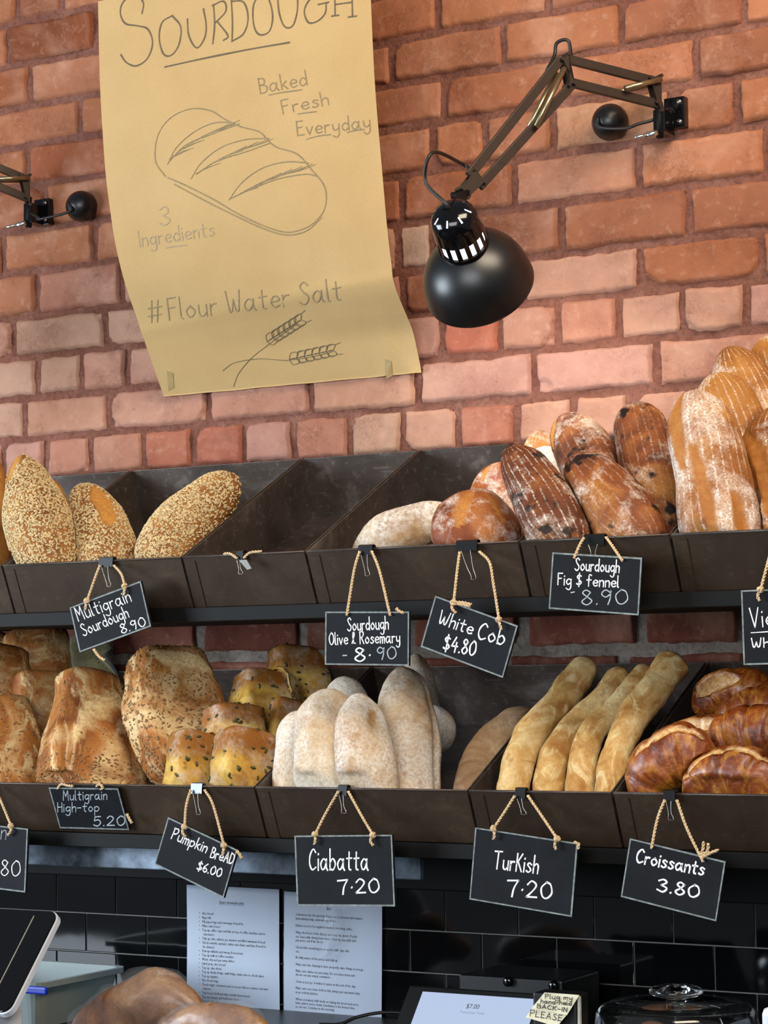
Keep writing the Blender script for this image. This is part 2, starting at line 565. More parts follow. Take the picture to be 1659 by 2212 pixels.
def build_wall():
    v, f, mi, tint = [], [], [], []
    special = [(at(*p), lin(c)) for p, c in SPECIAL]
    top = ['#a06646', '#985e40', '#a76c4c', '#905a40', '#a0694c']
    low = ['#ad7f68', '#b38670', '#a97560', '#b08a74', '#ab7c68', '#b08374']
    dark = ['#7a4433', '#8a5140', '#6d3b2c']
    X0, X1 = -2.3, 2.3
    for ci in range(len(ZC) - 1):
        zt, zb = ZC[ci], ZC[ci + 1]
        js = sorted(at(x, y).x for x, y in JOINTS.get(ci, []))
        pitch = 0.118 if ci in (4, 13, 15, 17, 22) else 0.236
        if not js:
            js = [-1.1 + (ci % 3) * 0.08]
        while js[0] > X0:
            js.insert(0, js[0] - pitch * random.uniform(0.96, 1.04))
        while js[-1] < X1:
            js.append(js[-1] + pitch * random.uniform(0.96, 1.04))
        # fill gaps the photo hides
        k = 0
        while k < len(js) - 1:
            gap = js[k + 1] - js[k]
            n = int(round(gap / pitch))
            if gap > pitch * 1.6 and n > 1:
                js[k + 1:k + 1] = [js[k] + gap * q / n for q in range(1, n)]
                k += n
            else:
                k += 1
        for k in range(len(js) - 1):
            gap = 0.0075 if zt > 1.70 else 0.011
            xa, xb = js[k] + gap, js[k + 1] - gap
            if xb - xa < 0.02:
                continue
            a, b = zb + gap * 0.85, zt - gap * 0.85
            nx = 40 if (xb - xa) > 0.15 else 22
            nz = 16
            out = random.uniform(-0.002, 0.004)
            rot = random.uniform(-0.012, 0.012)
            sk = random.uniform(-0.010, 0.010)
            seed = random.uniform(0, 100)
            mx, mz = (xa + xb) / 2, (a + b) / 2
            sp = [c for p, c in special if xa < p.x < xb and a < p.z < b]
            w = min(1, max(0, (2.42 - mz) / 0.20 + random.uniform(-0.25, 0.25)))  # brick tone by height, with warm lamp and cool daylight put into it
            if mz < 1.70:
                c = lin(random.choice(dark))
            elif sp:
                c = sp[0]
            else:
                c = lin(random.choice(low)) if random.random() < w else lin(random.choice(top))
            base = len(v)
            for j in range(nz):
                for i in range(nx):
                    s, t = i / (nx - 1), j / (nz - 1)
                    # denser near the edges
                    s2 = 0.5 - 0.5 * math.cos(math.pi * s) if nx > 20 else s
                    s = 0.35 * s2 + 0.65 * s
                    x, z = xa + (xb - xa) * s, a + (b - a) * t
                    ex = min(x - xa, xb - x)
                    ez = min(z - a, b - z)
                    # ragged arrises
                    rag = mn.noise((x * 80 + seed, z * 80, 1.3)) * 0.0018 + mn.noise((x * 30 + seed, z * 30, 1.3)) * 0.003 + mn.noise((x * 9 + seed, z * 9, 7.3)) * 0.003
                    rag2 = mn.noise((x * 80 + seed, z * 80, 4.3)) * 0.0018 + mn.noise((x * 30 + seed, z * 30, 4.3)) * 0.003 + mn.noise((x * 9 + seed, z * 9, 2.3)) * 0.003
                    e = max(0.0, min(1.0, min(ex, ez) / 0.0042))
                    y = -0.0045 - out - sk * (x - mx) + (1 - e) ** 2 * 0.0100
                    y += mn.noise((x * 22, z * 22, seed)) * 0.0022 + mn.noise((x * 70, z * 70, seed)) * 0.0012
                    # chipped corners
                    if ex < 0.03 and ez < 0.03:
                        ch = mn.noise((seed, (x > mx) * 5.0, (z > mz) * 9.0))
                        if ch > 0.18 and ex + ez < 0.03 * ch * 2.2:
                            y += 0.008
                    v.append((x + rot * (z - mz) + rag, y, z - rot * (x - mx) + rag2))
                    tint.append(c)
            ff = grid_patch(nx, nz)
            f += [tuple(base + q for q in ff_) for ff_ in ff]
            mi += [0] * len(ff)
    # mortar bed
    nx, nz = 230, 130
    for za, zb_, m in ((1.70, 3.40, 1), (1.227, 1.70, 2)):
        base = len(v)
        n2 = nz if m == 1 else 40
        for j in range(n2):
            for i in range(nx):
                x, z = X0 + (X1 - X0) * i / (nx - 1), za + (zb_ - za) * j / (n2 - 1)
                y = 0.0030 + mn.noise((x * 14, z * 14, 3.1)) * 0.0035 + mn.noise((x * 45, z * 45, 3.1)) * 0.0015
                v.append((x, y, z))
                tint.append((0.2, 0.1, 0.08, 1))
        ff = grid_patch(nx, n2)
        f += [tuple(base + q for q in ff_) for ff_ in ff]
        mi += [m] * len(ff)
    me = bpy.data.meshes.new('wall_back')
    me.from_pydata(v, [], f)
    for m in (BRICK, MORTAR, MORTAR_GREY):
        me.materials.append(m)
    me.polygons.foreach_set('material_index', mi)
    me.polygons.foreach_set('use_smooth', [True] * len(f))
    ca = me.color_attributes.new('tint', 'FLOAT_COLOR', 'POINT')
    ca.data.foreach_set('color', np.array(tint, dtype=np.float32).ravel())
    o = bpy.data.objects.new('wall_back', me)
    COL.objects.link(o)
    return structure(o)


build_wall()

# tiled wall under the shelves
tb = MB()
tx0 = at(255, 1930).x
zrow = [1.143 - 0.078 * k for k in range(0, 15)]
for r, zt in enumerate(zrow[:-1]):
    zb = zrow[r + 1]
    off = 0.0765 if r % 2 else 0.0
    for k in range(-14, 15):
        xa = tx0 + off + k * 0.153
        tb.box((xa + 0.0012, -0.0075, zb + 0.0012), (xa + 0.153 - 0.0012, 0.0, zt - 0.0012), 0)
tb.box((-2.3, -0.005, zrow[-1]), (2.3, 0.01, 1.143), 1)
w = tb.build('wall_lower', [TILE, GROUT], loc=(0, 0, 0), bevel=0.0012)
structure(w)
structure(MB().box((-2.3, -0.03, 1.143), (2.3, 0.012, 1.24), 0).build('shade_strip_1', BLACKSTEEL, loc=(0, 0, 1.143), bevel=0.002))  # black board standing in for the shade above the tiles
structure(MB().box((-4, -6.5, -0.04), (4, 0.0, 0.0), 0).build('floor', plain('floor_concrete', '#24221f', 0.6, bump=0.1, scale=12), loc=(0, -3, 0)))

# ------------------------------------------------------------------ wall shelves
LIPY, BOTY, BACKY, FBY = -0.450, -0.413, -0.052, -0.012


class Row:
    def __init__(self, lip):
        self.lip = lip
        self.bot = lip - 0.088
        self.back = lip + 0.205
        self.fb = self.bot + 0.182


UPR, LWR = Row(1.757), Row(1.353)


def make_shelf(row, label, xa, xb, first):
    t = thing('wall_shelf', (0.2, -0.2, row.bot - 0.034), label, 'shelf')
    z = row.bot
    m = MB().box((xa, BOTY - 0.012, z - 0.026), (xb, BOTY - 0.006, z - 0.001))
    m.box((xa, BOTY - 0.006, z - 0.026), (xb, BOTY + 0.03, z - 0.0235))
    m.build('front_rail', BLACKSTEEL, t, bevel=0.001)
    MB().box((xa, BOTY - 0.006, z - 0.0235), (xb, -0.012, z - 0.017)).build('shelf_plate', BLACKSTEEL, t)
    for bx in (-0.95, -0.3, 0.35, 1.0):
        b = MB()
        A = (bx, BOTY + 0.02, z - 0.0165)
        B = (bx, -0.03, z - 0.017)
        Cc = (bx, -0.03, row.fb - 0.014)
        v = [Vector(p) + Vector((s * 0.006, 0, 0)) for s in (-1, 1) for p in (A, B, Cc)]
        b.add(v, [(0, 1, 2), (3, 5, 4), (0, 3, 4, 1), (1, 4, 5, 2), (2, 5, 3, 0)])
        b.build('bracket', BLACKSTEEL, t)
    return t


make_shelf(UPR, 'long black steel shelf carrying the upper row of bread trays', -1.5, 1.5, True)
make_shelf(LWR, 'long black steel shelf carrying the lower row of bread trays', -1.5, 1.5, False)


def make_tray(row, xa, xb, label):
    """a folded metal tray, tipped towards the shopper"""
    g = 0.0022
    xa, xb = xa + g, xb - g
    t = thing('bread_tray', ((xa + xb) / 2, -0.23, row.bot - 0.001), label, 'tray', 'bronze bread trays on the wall shelves')
    th = 0.0022
    LT, LB = Vector((0, LIPY, row.lip)), Vector((0, BOTY, row.bot))
    BT, BB = Vector((0, BACKY, row.back)), Vector((0, FBY, row.fb))
    ex = Vector((1, 0, 0))

    def plate(a, b, x0, x1, n, name, mat, bev=0.0008):
        c = (a + b) / 2 + ex * (x0 + x1) / 2
        d = (b - a)
        o = MB().frame_box(c, ex * (x1 - x0) / 2, d / 2, n * th / 2)
        return o.build(name, mat, t, bevel=bev)
    nf = (LT - LB).normalized().cross(ex)
    fp = plate(LT, LB, xa, xb, nf, 'front_panel', TRAY)
    # rolled rim on the front lip
    MB().tube([LT + ex * xa, LT + ex * xb], 0.0022, 8).build('rolled_rim', TRAY_IN, fp, smooth=True)
    nfl = nf * (-1)
    o = LB + (LT - LB) * 0.93
    q = MB().frame_box((LB + o) / 2 + ex * (xa + 0.016) + nf * (0.0018 if nf.y < 0 else -0.0018), ex * 0.009, (o - LB) / 2, nf * 0.0008)
    q.build('corner_flange', TRAY, fp)
    plate(BT, BB, xa, xb, nf, 'back_panel', TRAY_IN)
    plate(LB, BB, xa, xb, (BB - LB).normalized().cross(ex), 'base_panel', TRAY_IN)
    for x in (xa + th / 2, xb - th / 2):
        v = [p + ex * (x + s * th / 2) for s in (-1, 1) for p in (LT, LB, BB, BT)]
        MB().add(v, [(0, 1, 2, 3), (4, 7, 6, 5), (0, 4, 5, 1), (1, 5, 6, 2), (2, 6, 7, 3), (3, 7, 4, 0)]).build('side_panel', TRAY_IN, t)
    return t


ux = [-1.05] + [at(x, y, LIPY).x for x, y in ((5, 1226), (393, 1203), (660, 1190), (1122, 1168), (1448, 1155))] + [1.22]
ul = ['bronze tray at the far left of the upper shelf, behind the tall seeded loaf',
      'bronze tray holding the seed-covered multigrain loaves on the upper shelf',
      'empty bronze tray on the upper shelf with a clip but no sign',
      'bronze tray on the upper shelf holding the floured flat loaf and white cobs',
      'bronze tray on the upper shelf holding the dark fig loaves',
      'bronze tray on the upper shelf holding the tall floured loaves at right']
for i in range(6):
    make_tray(UPR, ux[i], ux[i + 1], ul[i])
lx = [-1.12] + [at(x, y, LIPY).x for x, y in ((551, 1700), (1012, 1711), (1323, 1716))] + [1.22]
ll = ['wide bronze tray on the lower shelf holding high-top loaves and pumpkin breads',
      'bronze tray on the lower shelf holding the pale ciabatta loaves',
      'bronze tray on the lower shelf holding the long Turkish loaves',
      'bronze tray on the lower shelf holding the croissants']
for i in range(4):
    make_tray(LWR, lx[i], lx[i + 1], ll[i])

tag(MB().box((at(-40, 1840, -0.36).x, -0.366, 1.196), (at(911, 1850, -0.36).x, -0.352, 1.2432), 0).build(
    'metal_strip', plain('strip_metal', '#66727f', 0.5, 0.35, var=0.6, scale=34, bump=0.6), loc=(0, -0.36, 1.196), bevel=0.002),
    'blue-grey dimpled metal strip under the lower shelf', 'strip')

# ------------------------------------------------------------------ hand lettering (single-stroke letters)
G = {
 'a': [[(.44,.42),(.25,.54),(.06,.30),(.16,.03),(.34,.12),(.45,.42)],[(.46,.53),(.45,.15),(.54,.0)]],
 'b': [[(.08,1.0),(.08,.02)],[(.08,.35),(.28,.55),(.46,.30),(.30,.02),(.08,.08)]],
 'c': [[(.42,.45),(.24,.54),(.06,.28),(.20,.02),(.42,.10)]],
 'd': [[(.42,.40),(.24,.54),(.06,.28),(.20,.02),(.42,.18)],[(.45,1.0),(.44,.0)]],
 'e': [[(.08,.28),(.42,.32),(.36,.50),(.20,.52),(.06,.28),(.20,.03),(.42,.10)]],
 'f': [[(.36,.92),(.22,1.0),(.16,.80),(.15,.0)],[(.0,.52),(.34,.54)]],
 'g': [[(.42,.42),(.24,.54),(.06,.30),(.18,.06),(.40,.20)],[(.44,.52),(.42,-.20),(.26,-.40),(.06,-.28)]],
 'h': [[(.08,1.0),(.08,.0)],[(.08,.35),(.26,.54),(.40,.42),(.40,.0)]],
 'i': [[(.10,.52),(.10,.0)],[(.10,.74),(.115,.78)]],
 'k': [[(.08,1.0),(.08,.0)],[(.38,.52),(.09,.24)],[(.16,.30),(.40,.0)]],
 'l': [[(.10,1.0),(.10,.10),(.18,.0)]],
 'm': [[(.06,.52),(.06,.0)],[(.06,.35),(.18,.53),(.28,.42),(.28,.0)],[(.28,.36),(.40,.53),(.50,.42),(.50,.0)]],
 'n': [[(.08,.52),(.08,.0)],[(.08,.34),(.26,.54),(.40,.40),(.40,.0)]],
 'o': [[(.25,.54),(.06,.30),(.22,.02),(.44,.26),(.25,.54)]],
 'p': [[(.08,.52),(.08,-.38)],[(.08,.36),(.28,.55),(.46,.30),(.30,.03),(.08,.10)]],
 'r': [[(.08,.52),(.08,.0)],[(.08,.32),(.20,.50),(.34,.50)]],
 's': [[(.36,.46),(.20,.54),(.10,.42),(.26,.27),(.34,.14),(.20,.01),(.04,.08)]],
 't': [[(.16,.85),(.15,.10),(.28,.02)],[(.0,.55),(.34,.57)]],
 'u': [[(.06,.52),(.08,.12),(.22,.01),(.38,.16)],[(.40,.52),(.40,.0)]],
 'v': [[(.04,.52),(.20,.0)],[(.20,.0),(.38,.52)]],
 'w': [[(.04,.52),(.14,.0)],[(.14,.0),(.26,.42)],[(.26,.42),(.38,.0)],[(.38,.0),(.50,.52)]],
 'y': [[(.06,.52),(.10,.18),(.24,.10),(.38,.24)],[(.42,.52),(.38,-.20),(.22,-.40),(.04,-.26)]],
 'A': [[(.04,.0),(.26,1.0)],[(.26,1.0),(.46,.0)],[(.12,.36),(.40,.36)]],
 'B': [[(.08,1.0),(.08,.0)],[(.08,.98),(.36,.92),(.36,.60),(.10,.54)],[(.10,.54),(.46,.42),(.40,.06),(.08,.0)]],
 'C': [[(.50,.84),(.34,1.0),(.12,.72),(.08,.32),(.26,.02),(.52,.14)]],
 'D': [[(.08,1.0),(.08,.0)],[(.08,1.0),(.40,.86),(.50,.48),(.36,.08),(.08,.0)]],
 'E': [[(.08,1.0),(.08,.0)],[(.08,.98),(.42,1.0)],[(.08,.54),(.36,.56)],[(.08,.02),(.44,.02)]],
 'F': [[(.08,1.0),(.08,.0)],[(.08,.98),(.44,1.0)],[(.08,.54),(.36,.56)]],
 'G': [[(.50,.84),(.32,1.0),(.10,.70),(.08,.30),(.26,.02),(.48,.14),(.50,.40)],[(.30,.42),(.56,.42)]],
 'H': [[(.08,1.0),(.08,.0)],[(.46,1.0),(.46,.0)],[(.08,.50),(.46,.52)]],
 'I': [[(.10,1.0),(.10,.0)]],
 'K': [[(.08,1.0),(.08,.0)],[(.44,1.0),(.09,.44)],[(.18,.52),(.46,.0)]],
 'L': [[(.08,1.0),(.08,.0)],[(.08,.0),(.44,.02)]],
 'M': [[(.06,.0),(.10,1.0)],[(.10,1.0),(.30,.40)],[(.30,.40),(.50,1.0)],[(.50,1.0),(.56,.0)]],
 'N': [[(.08,.0),(.08,1.0)],[(.08,1.0),(.44,.0)],[(.44,.0),(.44,1.0)]],
 'O': [[(.30,1.0),(.08,.66),(.12,.20),(.32,.0),(.52,.32),(.48,.80),(.30,1.0)]],
 'P': [[(.08,1.0),(.08,.0)],[(.04,.96),(.36,1.0),(.46,.76),(.30,.52),(.08,.50)]],
 'R': [[(.08,1.0),(.08,.0)],[(.06,.96),(.36,1.0),(.44,.76),(.28,.54),(.08,.52)],[(.22,.52),(.48,.0)]],
 'S': [[(.46,.84),(.30,1.0),(.12,.82),(.24,.56),(.44,.32),(.36,.06),(.18,.0),(.04,.12)]],
 'T': [[(.0,.98),(.50,1.0)],[(.25,1.0),(.24,.0)]],
 'U': [[(.08,1.0),(.08,.30),(.26,.0),(.44,.26),(.46,1.0)]],
 'V': [[(.04,1.0),(.24,.0)],[(.24,.0),(.46,1.0)]],
 'W': [[(.04,1.0),(.14,.10),(.24,.08),(.34,.60)],[(.34,.60),(.42,.08),(.54,.12),(.64,1.0)]],
 '0': [[(.26,.98),(.06,.62),(.12,.12),(.30,.02),(.48,.34),(.42,.84),(.26,.98)]],
 '2': [[(.08,.78),(.24,1.0),(.42,.78),(.32,.46),(.06,.04)],[(.06,.04),(.46,.04)]],
 '3': [[(.08,.86),(.26,1.0),(.40,.80),(.20,.54)],[(.20,.54),(.44,.34),(.30,.02),(.06,.14)]],
 '4': [[(.30,1.0),(.06,.38)],[(.06,.38),(.48,.40)],[(.38,.66),(.34,.0)]],
 '5': [[(.44,.98),(.14,.96)],[(.14,.96),(.10,.56)],[(.10,.56),(.32,.64),(.44,.34),(.28,.02),(.06,.12)]],
 '6': [[(.38,1.0),(.14,.60),(.08,.22),(.26,.02),(.44,.24),(.28,.48),(.10,.32)]],
 '7': [[(.04,.94),(.46,.98)],[(.46,.98),(.30,.50),(.24,.0)]],
 '8': [[(.40,.84),(.24,1.0),(.12,.80),(.28,.54),(.44,.26),(.26,.0),(.08,.22),(.26,.52),(.40,.84)]],
 '9': [[(.40,.80),(.22,.98),(.08,.72),(.22,.50),(.40,.70)],[(.42,.92),(.38,.40),(.30,.0)]],
 '.': [[(.08,.03),(.10,.06)]], '*': [[(.08,.42),(.10,.46)]], '-': [[(.04,.40),(.34,.42)]],
 '$': [[(.42,.82),(.24,.92),(.10,.74),(.26,.50),(.44,.28),(.28,.08),(.06,.16)],[(.27,1.08),(.25,-.08)]],
 '&': [[(.08,.06),(.34,.82),(.22,.98),(.18,.70),(.26,.10),(.44,.06)]],
 '#': [[(.18,1.0),(.10,.0)],[(.42,1.0),(.32,.0)],[(.02,.66),(.54,.70)],[(.0,.30),(.50,.34)]],
 ',': [[(.10,.06),(.04,-.12)]],
}


def text_px(s, p0, p1, h, slant=0.0):
    """strokes of s in photo pixels, from baseline point p0 to p1, capital height h"""
    x, items = 0.0, []
    for ch in s:
        if ch == ' ':
            x += 0.30
            continue
        g = G[ch]
        w = max(q[0] for st in g for q in st)
        mnx = min(q[0] for st in g for q in st)
        for st in g:
            items.append([(x + q[0] - mnx, q[1]) for q in st])
        x += (w - mnx) + 0.17
    tot = x - 0.17
    ex = np.array([p1[0] - p0[0], p1[1] - p0[1]], float) / tot
    L = np.hypot(*(np.array(p1) - np.array(p0)))
    d = np.array([p1[0] - p0[0], p1[1] - p0[1]]) / L
    up = np.array([d[1], -d[0]]) * h + d * h * slant
    out = []
    for st in items:
        q = [np.array(p0) + ex * a + up * b for a, b in st]
        if len(q) > 2:
            q = smooth_path(q, 5 * (len(q) - 1) + 1)
        out.append([tuple(k) for k in q])
    return out


def ribbons(mb, strokes, place, normal, w, raise_=0.0006):
    """flat raised strokes; place(x, y) -> point on the surface, normal(P) -> outward normal"""
    for st in strokes:
        P = [place(*q) for q in st]
        n = len(P)
        v, f = [], []
        for i in range(n):
            t = (P[min(i + 1, n - 1)] - P[max(i - 1, 0)])
            if t.length < 1e-7:
                t = Vector((1, 0, 0))
            t.normalize()
            N = normal(P[i])
            s = N.cross(t).normalized()
            ww = w * (0.5 + 0.07 * math.sin(i * 1.7 + len(v)))
            e = t * (w * 0.4) * (-1 if i == 0 else (1 if i == n - 1 else 0))
            v += [P[i] + e - s * ww, P[i] + e - s * ww * 0.55 + N * raise_, P[i] + e + s * ww * 0.55 + N * raise_, P[i] + e + s * ww]
        for i in range(n - 1):
            a, b = 4 * i, 4 * i + 4
            f += [(a, a + 1, b + 1, b), (a + 1, a + 2, b + 2, b + 1), (a + 2, a + 3, b + 3, b + 2), (a, b, b + 3, a + 3)]
        f += [(0, 3, 2, 1), (4 * n - 4, 4 * n - 3, 4 * n - 2, 4 * n - 1)]
        mb.add(v, f)
    return mb


# ------------------------------------------------------------------ kraft paper poster
PL = [(211, -70), (212, 0), (215, 150), (220, 270), (227, 370), (237, 450), (250, 530), (270, 612), (300, 700), (330, 788), (355, 857)]
PR = [(797, -100), (800, -20), (811, 190), (822, 330), (834, 470), (846, 575), (853, 618), (871, 665), (890, 712), (900, 755), (911, 805)]
XL, XR = at(*PL[-1], -0.016).x, at(*PR[-1], -0.016).x
NV, NU = 120, 60


def edge3(pts, X):
    P = smooth_path([tuple(at_x(x, y, X)) for x, y in pts], 200)
    return P


EL, ER = edge3(PL, XL), edge3(PR, XR)
ztop = min(EL[0][2], ER[0][2])


def prof(E, z):
    return float(np.interp(z, E[::-1, 2], E[::-1, 1]))


zbl, zbr = EL[-1][2], ER[-1][2]


def poster_y(x, z):
    s = min(1, max(0, (x - XL) / (XR - XL)))
    zz = z + (0 if z > 2.5 else 0)
    y = prof(EL, zz) * (1 - s) + prof(ER, zz) * s
    # creases that run up from the taped corners, and soft buckles
    zb = zbl * (1 - s) + zbr * s
    hgt = z - zb
    y += 0.0045 * math.exp(-((s - 0.88 - hgt * 0.4) / 0.035) ** 2) * math.exp(-hgt / 0.07) * -1
    y += 0.006 * math.exp(-((s - 0.97 + hgt * 0.9) / 0.03) ** 2) * math.exp(-hgt / 0.06) * -1
    y += 0.004 * math.exp(-((s - 0.03 - hgt * 0.5) / 0.035) ** 2) * math.exp(-hgt / 0.05) * -1
    y += mn.noise((x * 7, z * 5, 3)) * 0.0022 + mn.noise((x * 16, z * 9, 9)) * 0.0007
    y += -0.0016 * math.exp(-((z - 2.235 - 0.05 * s) / 0.012) ** 2)
    return min(y, -0.0135)


def poster_at(x, y):
    Y = -0.15
    for _ in range(40):
        P = at(x, y, Y)
        Y = 0.5 * Y + 0.5 * (poster_y(P.x, P.z) - 0.0006)
    return at(x, y, Y)


def poster_n(P):
    d = 0.004
    dx = (poster_y(P.x + d, P.z) - poster_y(P.x - d, P.z)) / (2 * d)
    dz = (poster_y(P.x, P.z + d) - poster_y(P.x, P.z - d)) / (2 * d)
    return Vector((dx, -1, dz)).normalized()


KRAFT = NT('kraft_paper')
k1 = KRAFT.noise(5, 4)
k2 = KRAFT.noise(420, 3, 0.7)
kc = KRAFT.mix(KRAFT.ramp(k2, [(0.3, 0.0), (0.75, 0.35)]), KRAFT.ramp(k1, [(0.3, lin('#b99a68')), (0.7, lin('#c4a674'))]), lin('#9f8152'))
KRAFT = KRAFT.set(**{'Base Color': kc, 'Roughness': 0.75, 'Specular IOR Level': 0.2, 'Normal': KRAFT.bump(k2, 0.15, 0.0005)})

poster = thing('paper_poster', ((XL + XR) / 2, -0.03, min(zbl, zbr)), 'long brown kraft paper poster with pencil lettering about sourdough, taped to the bricks', 'poster')
pv, pf = [], []
for side in (0, 1):
    for j in range(NV):
        for i in range(NU):
            s = i / (NU - 1)
            x = XL + (XR - XL) * s
            zb = zbl * (1 - s) + zbr * s + mn.noise((s * 9, 1, 1)) * 0.0012
            z = zb + (ztop - zb) * (1 - j / (NV - 1)) ** 1.15
            y = poster_y(x, z)
            pv.append((x, y + side * 0.0006, z))
for side in (0, 1):
    for q in grid_patch(NU, NV):
        q = tuple(a + side * NU * NV for a in q)
        pf.append(q if side else q[::-1])
o = NU * NV
for i in range(NU - 1):
    a = (NV - 1) * NU + i
    pf.append((a, a + 1, a + 1 + o, a + o))
MB().add(pv, pf).build('paper_sheet', KRAFT, poster, smooth=True)
TAPE = plain('tape_patch', '#a08a5c', 0.4)
for (x, y) in ((367, 826), (838, 800)):
    tp = MB()
    c = poster_at(x, y)
    ns = poster_n(c)
    P = [poster_at(x + dx, y + dy) + poster_n(c) * 0.0004 for dx, dy in ((-6, -24), (7, -20), (9, 12), (-3, 18))]
    tp.add(P + [p - ns * 0.0003 for p in P], [(0, 1, 2, 3), (7, 6, 5, 4), (0, 4, 5, 1), (1, 5, 6, 2), (2, 6, 7, 3), (3, 7, 4, 0)])
    tp.build('tape', TAPE, poster)


def pz(ox, oy, k):
    return lambda pts: [(ox + x * k, oy + y * k) for x, y in pts]


pq = pz(150, 0, 0.4822)


def poster_text(name, strokes, w, mat):
    ribbons(MB(), strokes, poster_at, poster_n, w, 0.0004).build(name, mat, poster, smooth=False)


def sm(pts, k=6):
    return [tuple(q) for q in smooth_path(pts, k * (len(pts) - 1) + 1)]


# the heading, traced letter by letter
head = [sm(pq(c)) for c in (
    [(325, 60), (330, 10), (290, -25), (240, 10), (228, 60), (250, 105), (300, 115), (350, 130), (372, 190), (350, 260), (300, 295), (255, 280), (230, 245)],
    [(460, 70), (415, 100), (402, 170), (420, 240), (455, 248), (490, 200), (498, 120), (460, 70)],
    [(528, 85), (535, 160), (570, 215), (605, 170), (612, 110), (600, 40)],
    [(645, 20), (650, 110), (642, 195)], [(640, 25), (690, 5), (700, 50), (650, 105)], [(665, 100), (710, 160), (690, 180)],
    [(725, 0), (730, 100), (728, 185)], [(725, 5), (780, 10), (800, 80), (780, 150), (728, 185)],
    [(860, -30), (825, 20), (825, 110), (850, 155), (895, 140), (910, 70), (890, -10), (860, -30)],
    [(930, -40), (940, 60), (965, 120), (1000, 115), (1020, 50), (1022, -30)],
    [(1120, -20), (1075, 0), (1052, 50), (1070, 100), (1110, 95), (1145, 60), (1150, 15)], [(1115, 20), (1160, 10)],
    [(1188, -40), (1190, 70)], [(1265, -50), (1268, 75)], [(1190, 20), (1265, 10)], [(1175, 72), (1205, 68)], [(1250, 76), (1285, 72)],
)]
poster_text('heading', head, 0.0030, GRAPHITE_DARK)
poster_text('heading_underline', [sm(pq([(428, 300), (600, 262), (800, 222), (985, 190)]))], 0.0032, GRAPHITE_DARK)
poster_text('baked_line', text_px('Baked', (563, 202), (664, 184), 33) + [sm(pq([(895, 425), (960, 413), (1040, 402)]))], 0.0021, GRAPHITE)
poster_text('fresh_line', text_px('Fresh', (612, 246), (710, 226), 30) + [sm(pq([(1025, 510), (1060, 505), (1105, 500)]))], 0.0021, GRAPHITE)
poster_text('everyday_line', text_px('Everyday', (643, 293), (800, 276), 31) + [sm(pq([(1065, 622), (1120, 608), (1170, 603)])), sm(pq([(1245, 592), (1290, 582), (1320, 580)]))], 0.0021, GRAPHITE)
poster_text('three_line', [sm(pq(c)) for c in ([(405, 940), (430, 925), (442, 950), (420, 965)], [(420, 965), (450, 985), (430, 1008), (405, 1000)])], 0.0022, PENCILPALE)
poster_text('ingredients_line', text_px('Ingredients', (303, 533), (464, 509), 34) + [sm(pq([(435, 1110), (480, 1102), (525, 1098)]))], 0.0019, PENCILPALE)
poster_text('hash_mark', text_px('#', (322, 697), (352, 694), 46), 0.0027, GRAPHITE)
poster_text('flour_water_salt_line', text_px('Flour Water Salt', (366, 692), (738, 648), 48), 0.0027, GRAPHITE)
loaf_lines = [sm(pq(c)) for c in (
    [(430, 790), (385, 720), (395, 610), (450, 530), (540, 488), (630, 495), (690, 530), (760, 565), (850, 590), (890, 630), (930, 660), (1020, 690), (1085, 760), (1140, 830), (1150, 900), (1130, 960), (1070, 1015), (980, 1040), (880, 1015), (760, 960), (640, 890), (520, 830), (440, 795)],
    [(470, 825), (600, 895), (720, 955), (860, 1020), (970, 1052), (1060, 1035), (1130, 975)],
    [(440, 735), (480, 660), (560, 590), (650, 550), (740, 550)], [(445, 725), (520, 650), (640, 600), (760, 555)],
    [(545, 800), (590, 730), (680, 660), (790, 625), (890, 620)], [(570, 780), (660, 720), (790, 680), (900, 640)],
    [(715, 895), (770, 820), (860, 755), (970, 725), (1070, 730)], [(720, 890), (830, 840), (940, 800), (1060, 780), (1110, 790)])]
hatches = []
for (x0, y0), (x1, y1), n in (((480, 690), (720, 552), 16), ((600, 755), (870, 630), 17), ((770, 860), (1060, 745), 20)):
    hatch = []
    for k in range(n):
        t = k / (n - 1)
        hx, hy = x0 + (x1 - x0) * t, y0 + (y1 - y0) * t - 28 * math.sin(math.pi * t) * 0.6
        hatch.append(pq([(hx - 34, hy + 22), (hx + 42, hy - 14 + 6 * (k % 3))]))
    hatches.append(hatch)
poster_text('loaf_drawing', loaf_lines, 0.0019, GRAPHITE)
for hatch in hatches:
    poster_text('slash_shading', hatch, 0.0012, GRAPHITE)
wheat = [sm(pq(c)) for c in ([(735, 1732), (760, 1670), (820, 1600), (890, 1545)], [(688, 1660), (740, 1625), (850, 1608), (970, 1615)],
                             [(890, 1545), (950, 1500), (1020, 1450)], [(970, 1615), (1080, 1600), (1180, 1575)])]
for (bx, by), (ex_, ey), n in (((885, 1530), (1010, 1450), 6), ((985, 1610), (1150, 1575), 6)):
    dx, dy = (ex_ - bx) / (n - 1), (ey - by) / (n - 1)
    L = math.hypot(dx, dy)
    tx, ty = dx / L, dy / L
    for k in range(n):
        for s in (-1, 1):
            cx_, cy_ = bx + dx * k, by + dy * k
            nx_, ny_ = -ty * s, tx * s
            a = (cx_, cy_)
            b = (cx_ + nx_ * 26 + tx * 12, cy_ + ny_ * 26 + ty * 12)
            c = (cx_ + nx_ * 22 + tx * 44, cy_ + ny_ * 22 + ty * 44)
            d = (cx_ + tx * 30, cy_ + ty * 30)
            wheat.append(sm(pq([a, b, c, d, a]), 4))
            wheat.append(sm(pq([c, (c[0] + tx * 26 + nx_ * 4, c[1] + ty * 26 + ny_ * 4)]), 2))
poster_text('wheat_drawing', wheat, 0.0013, GRAPHITE_DARK)

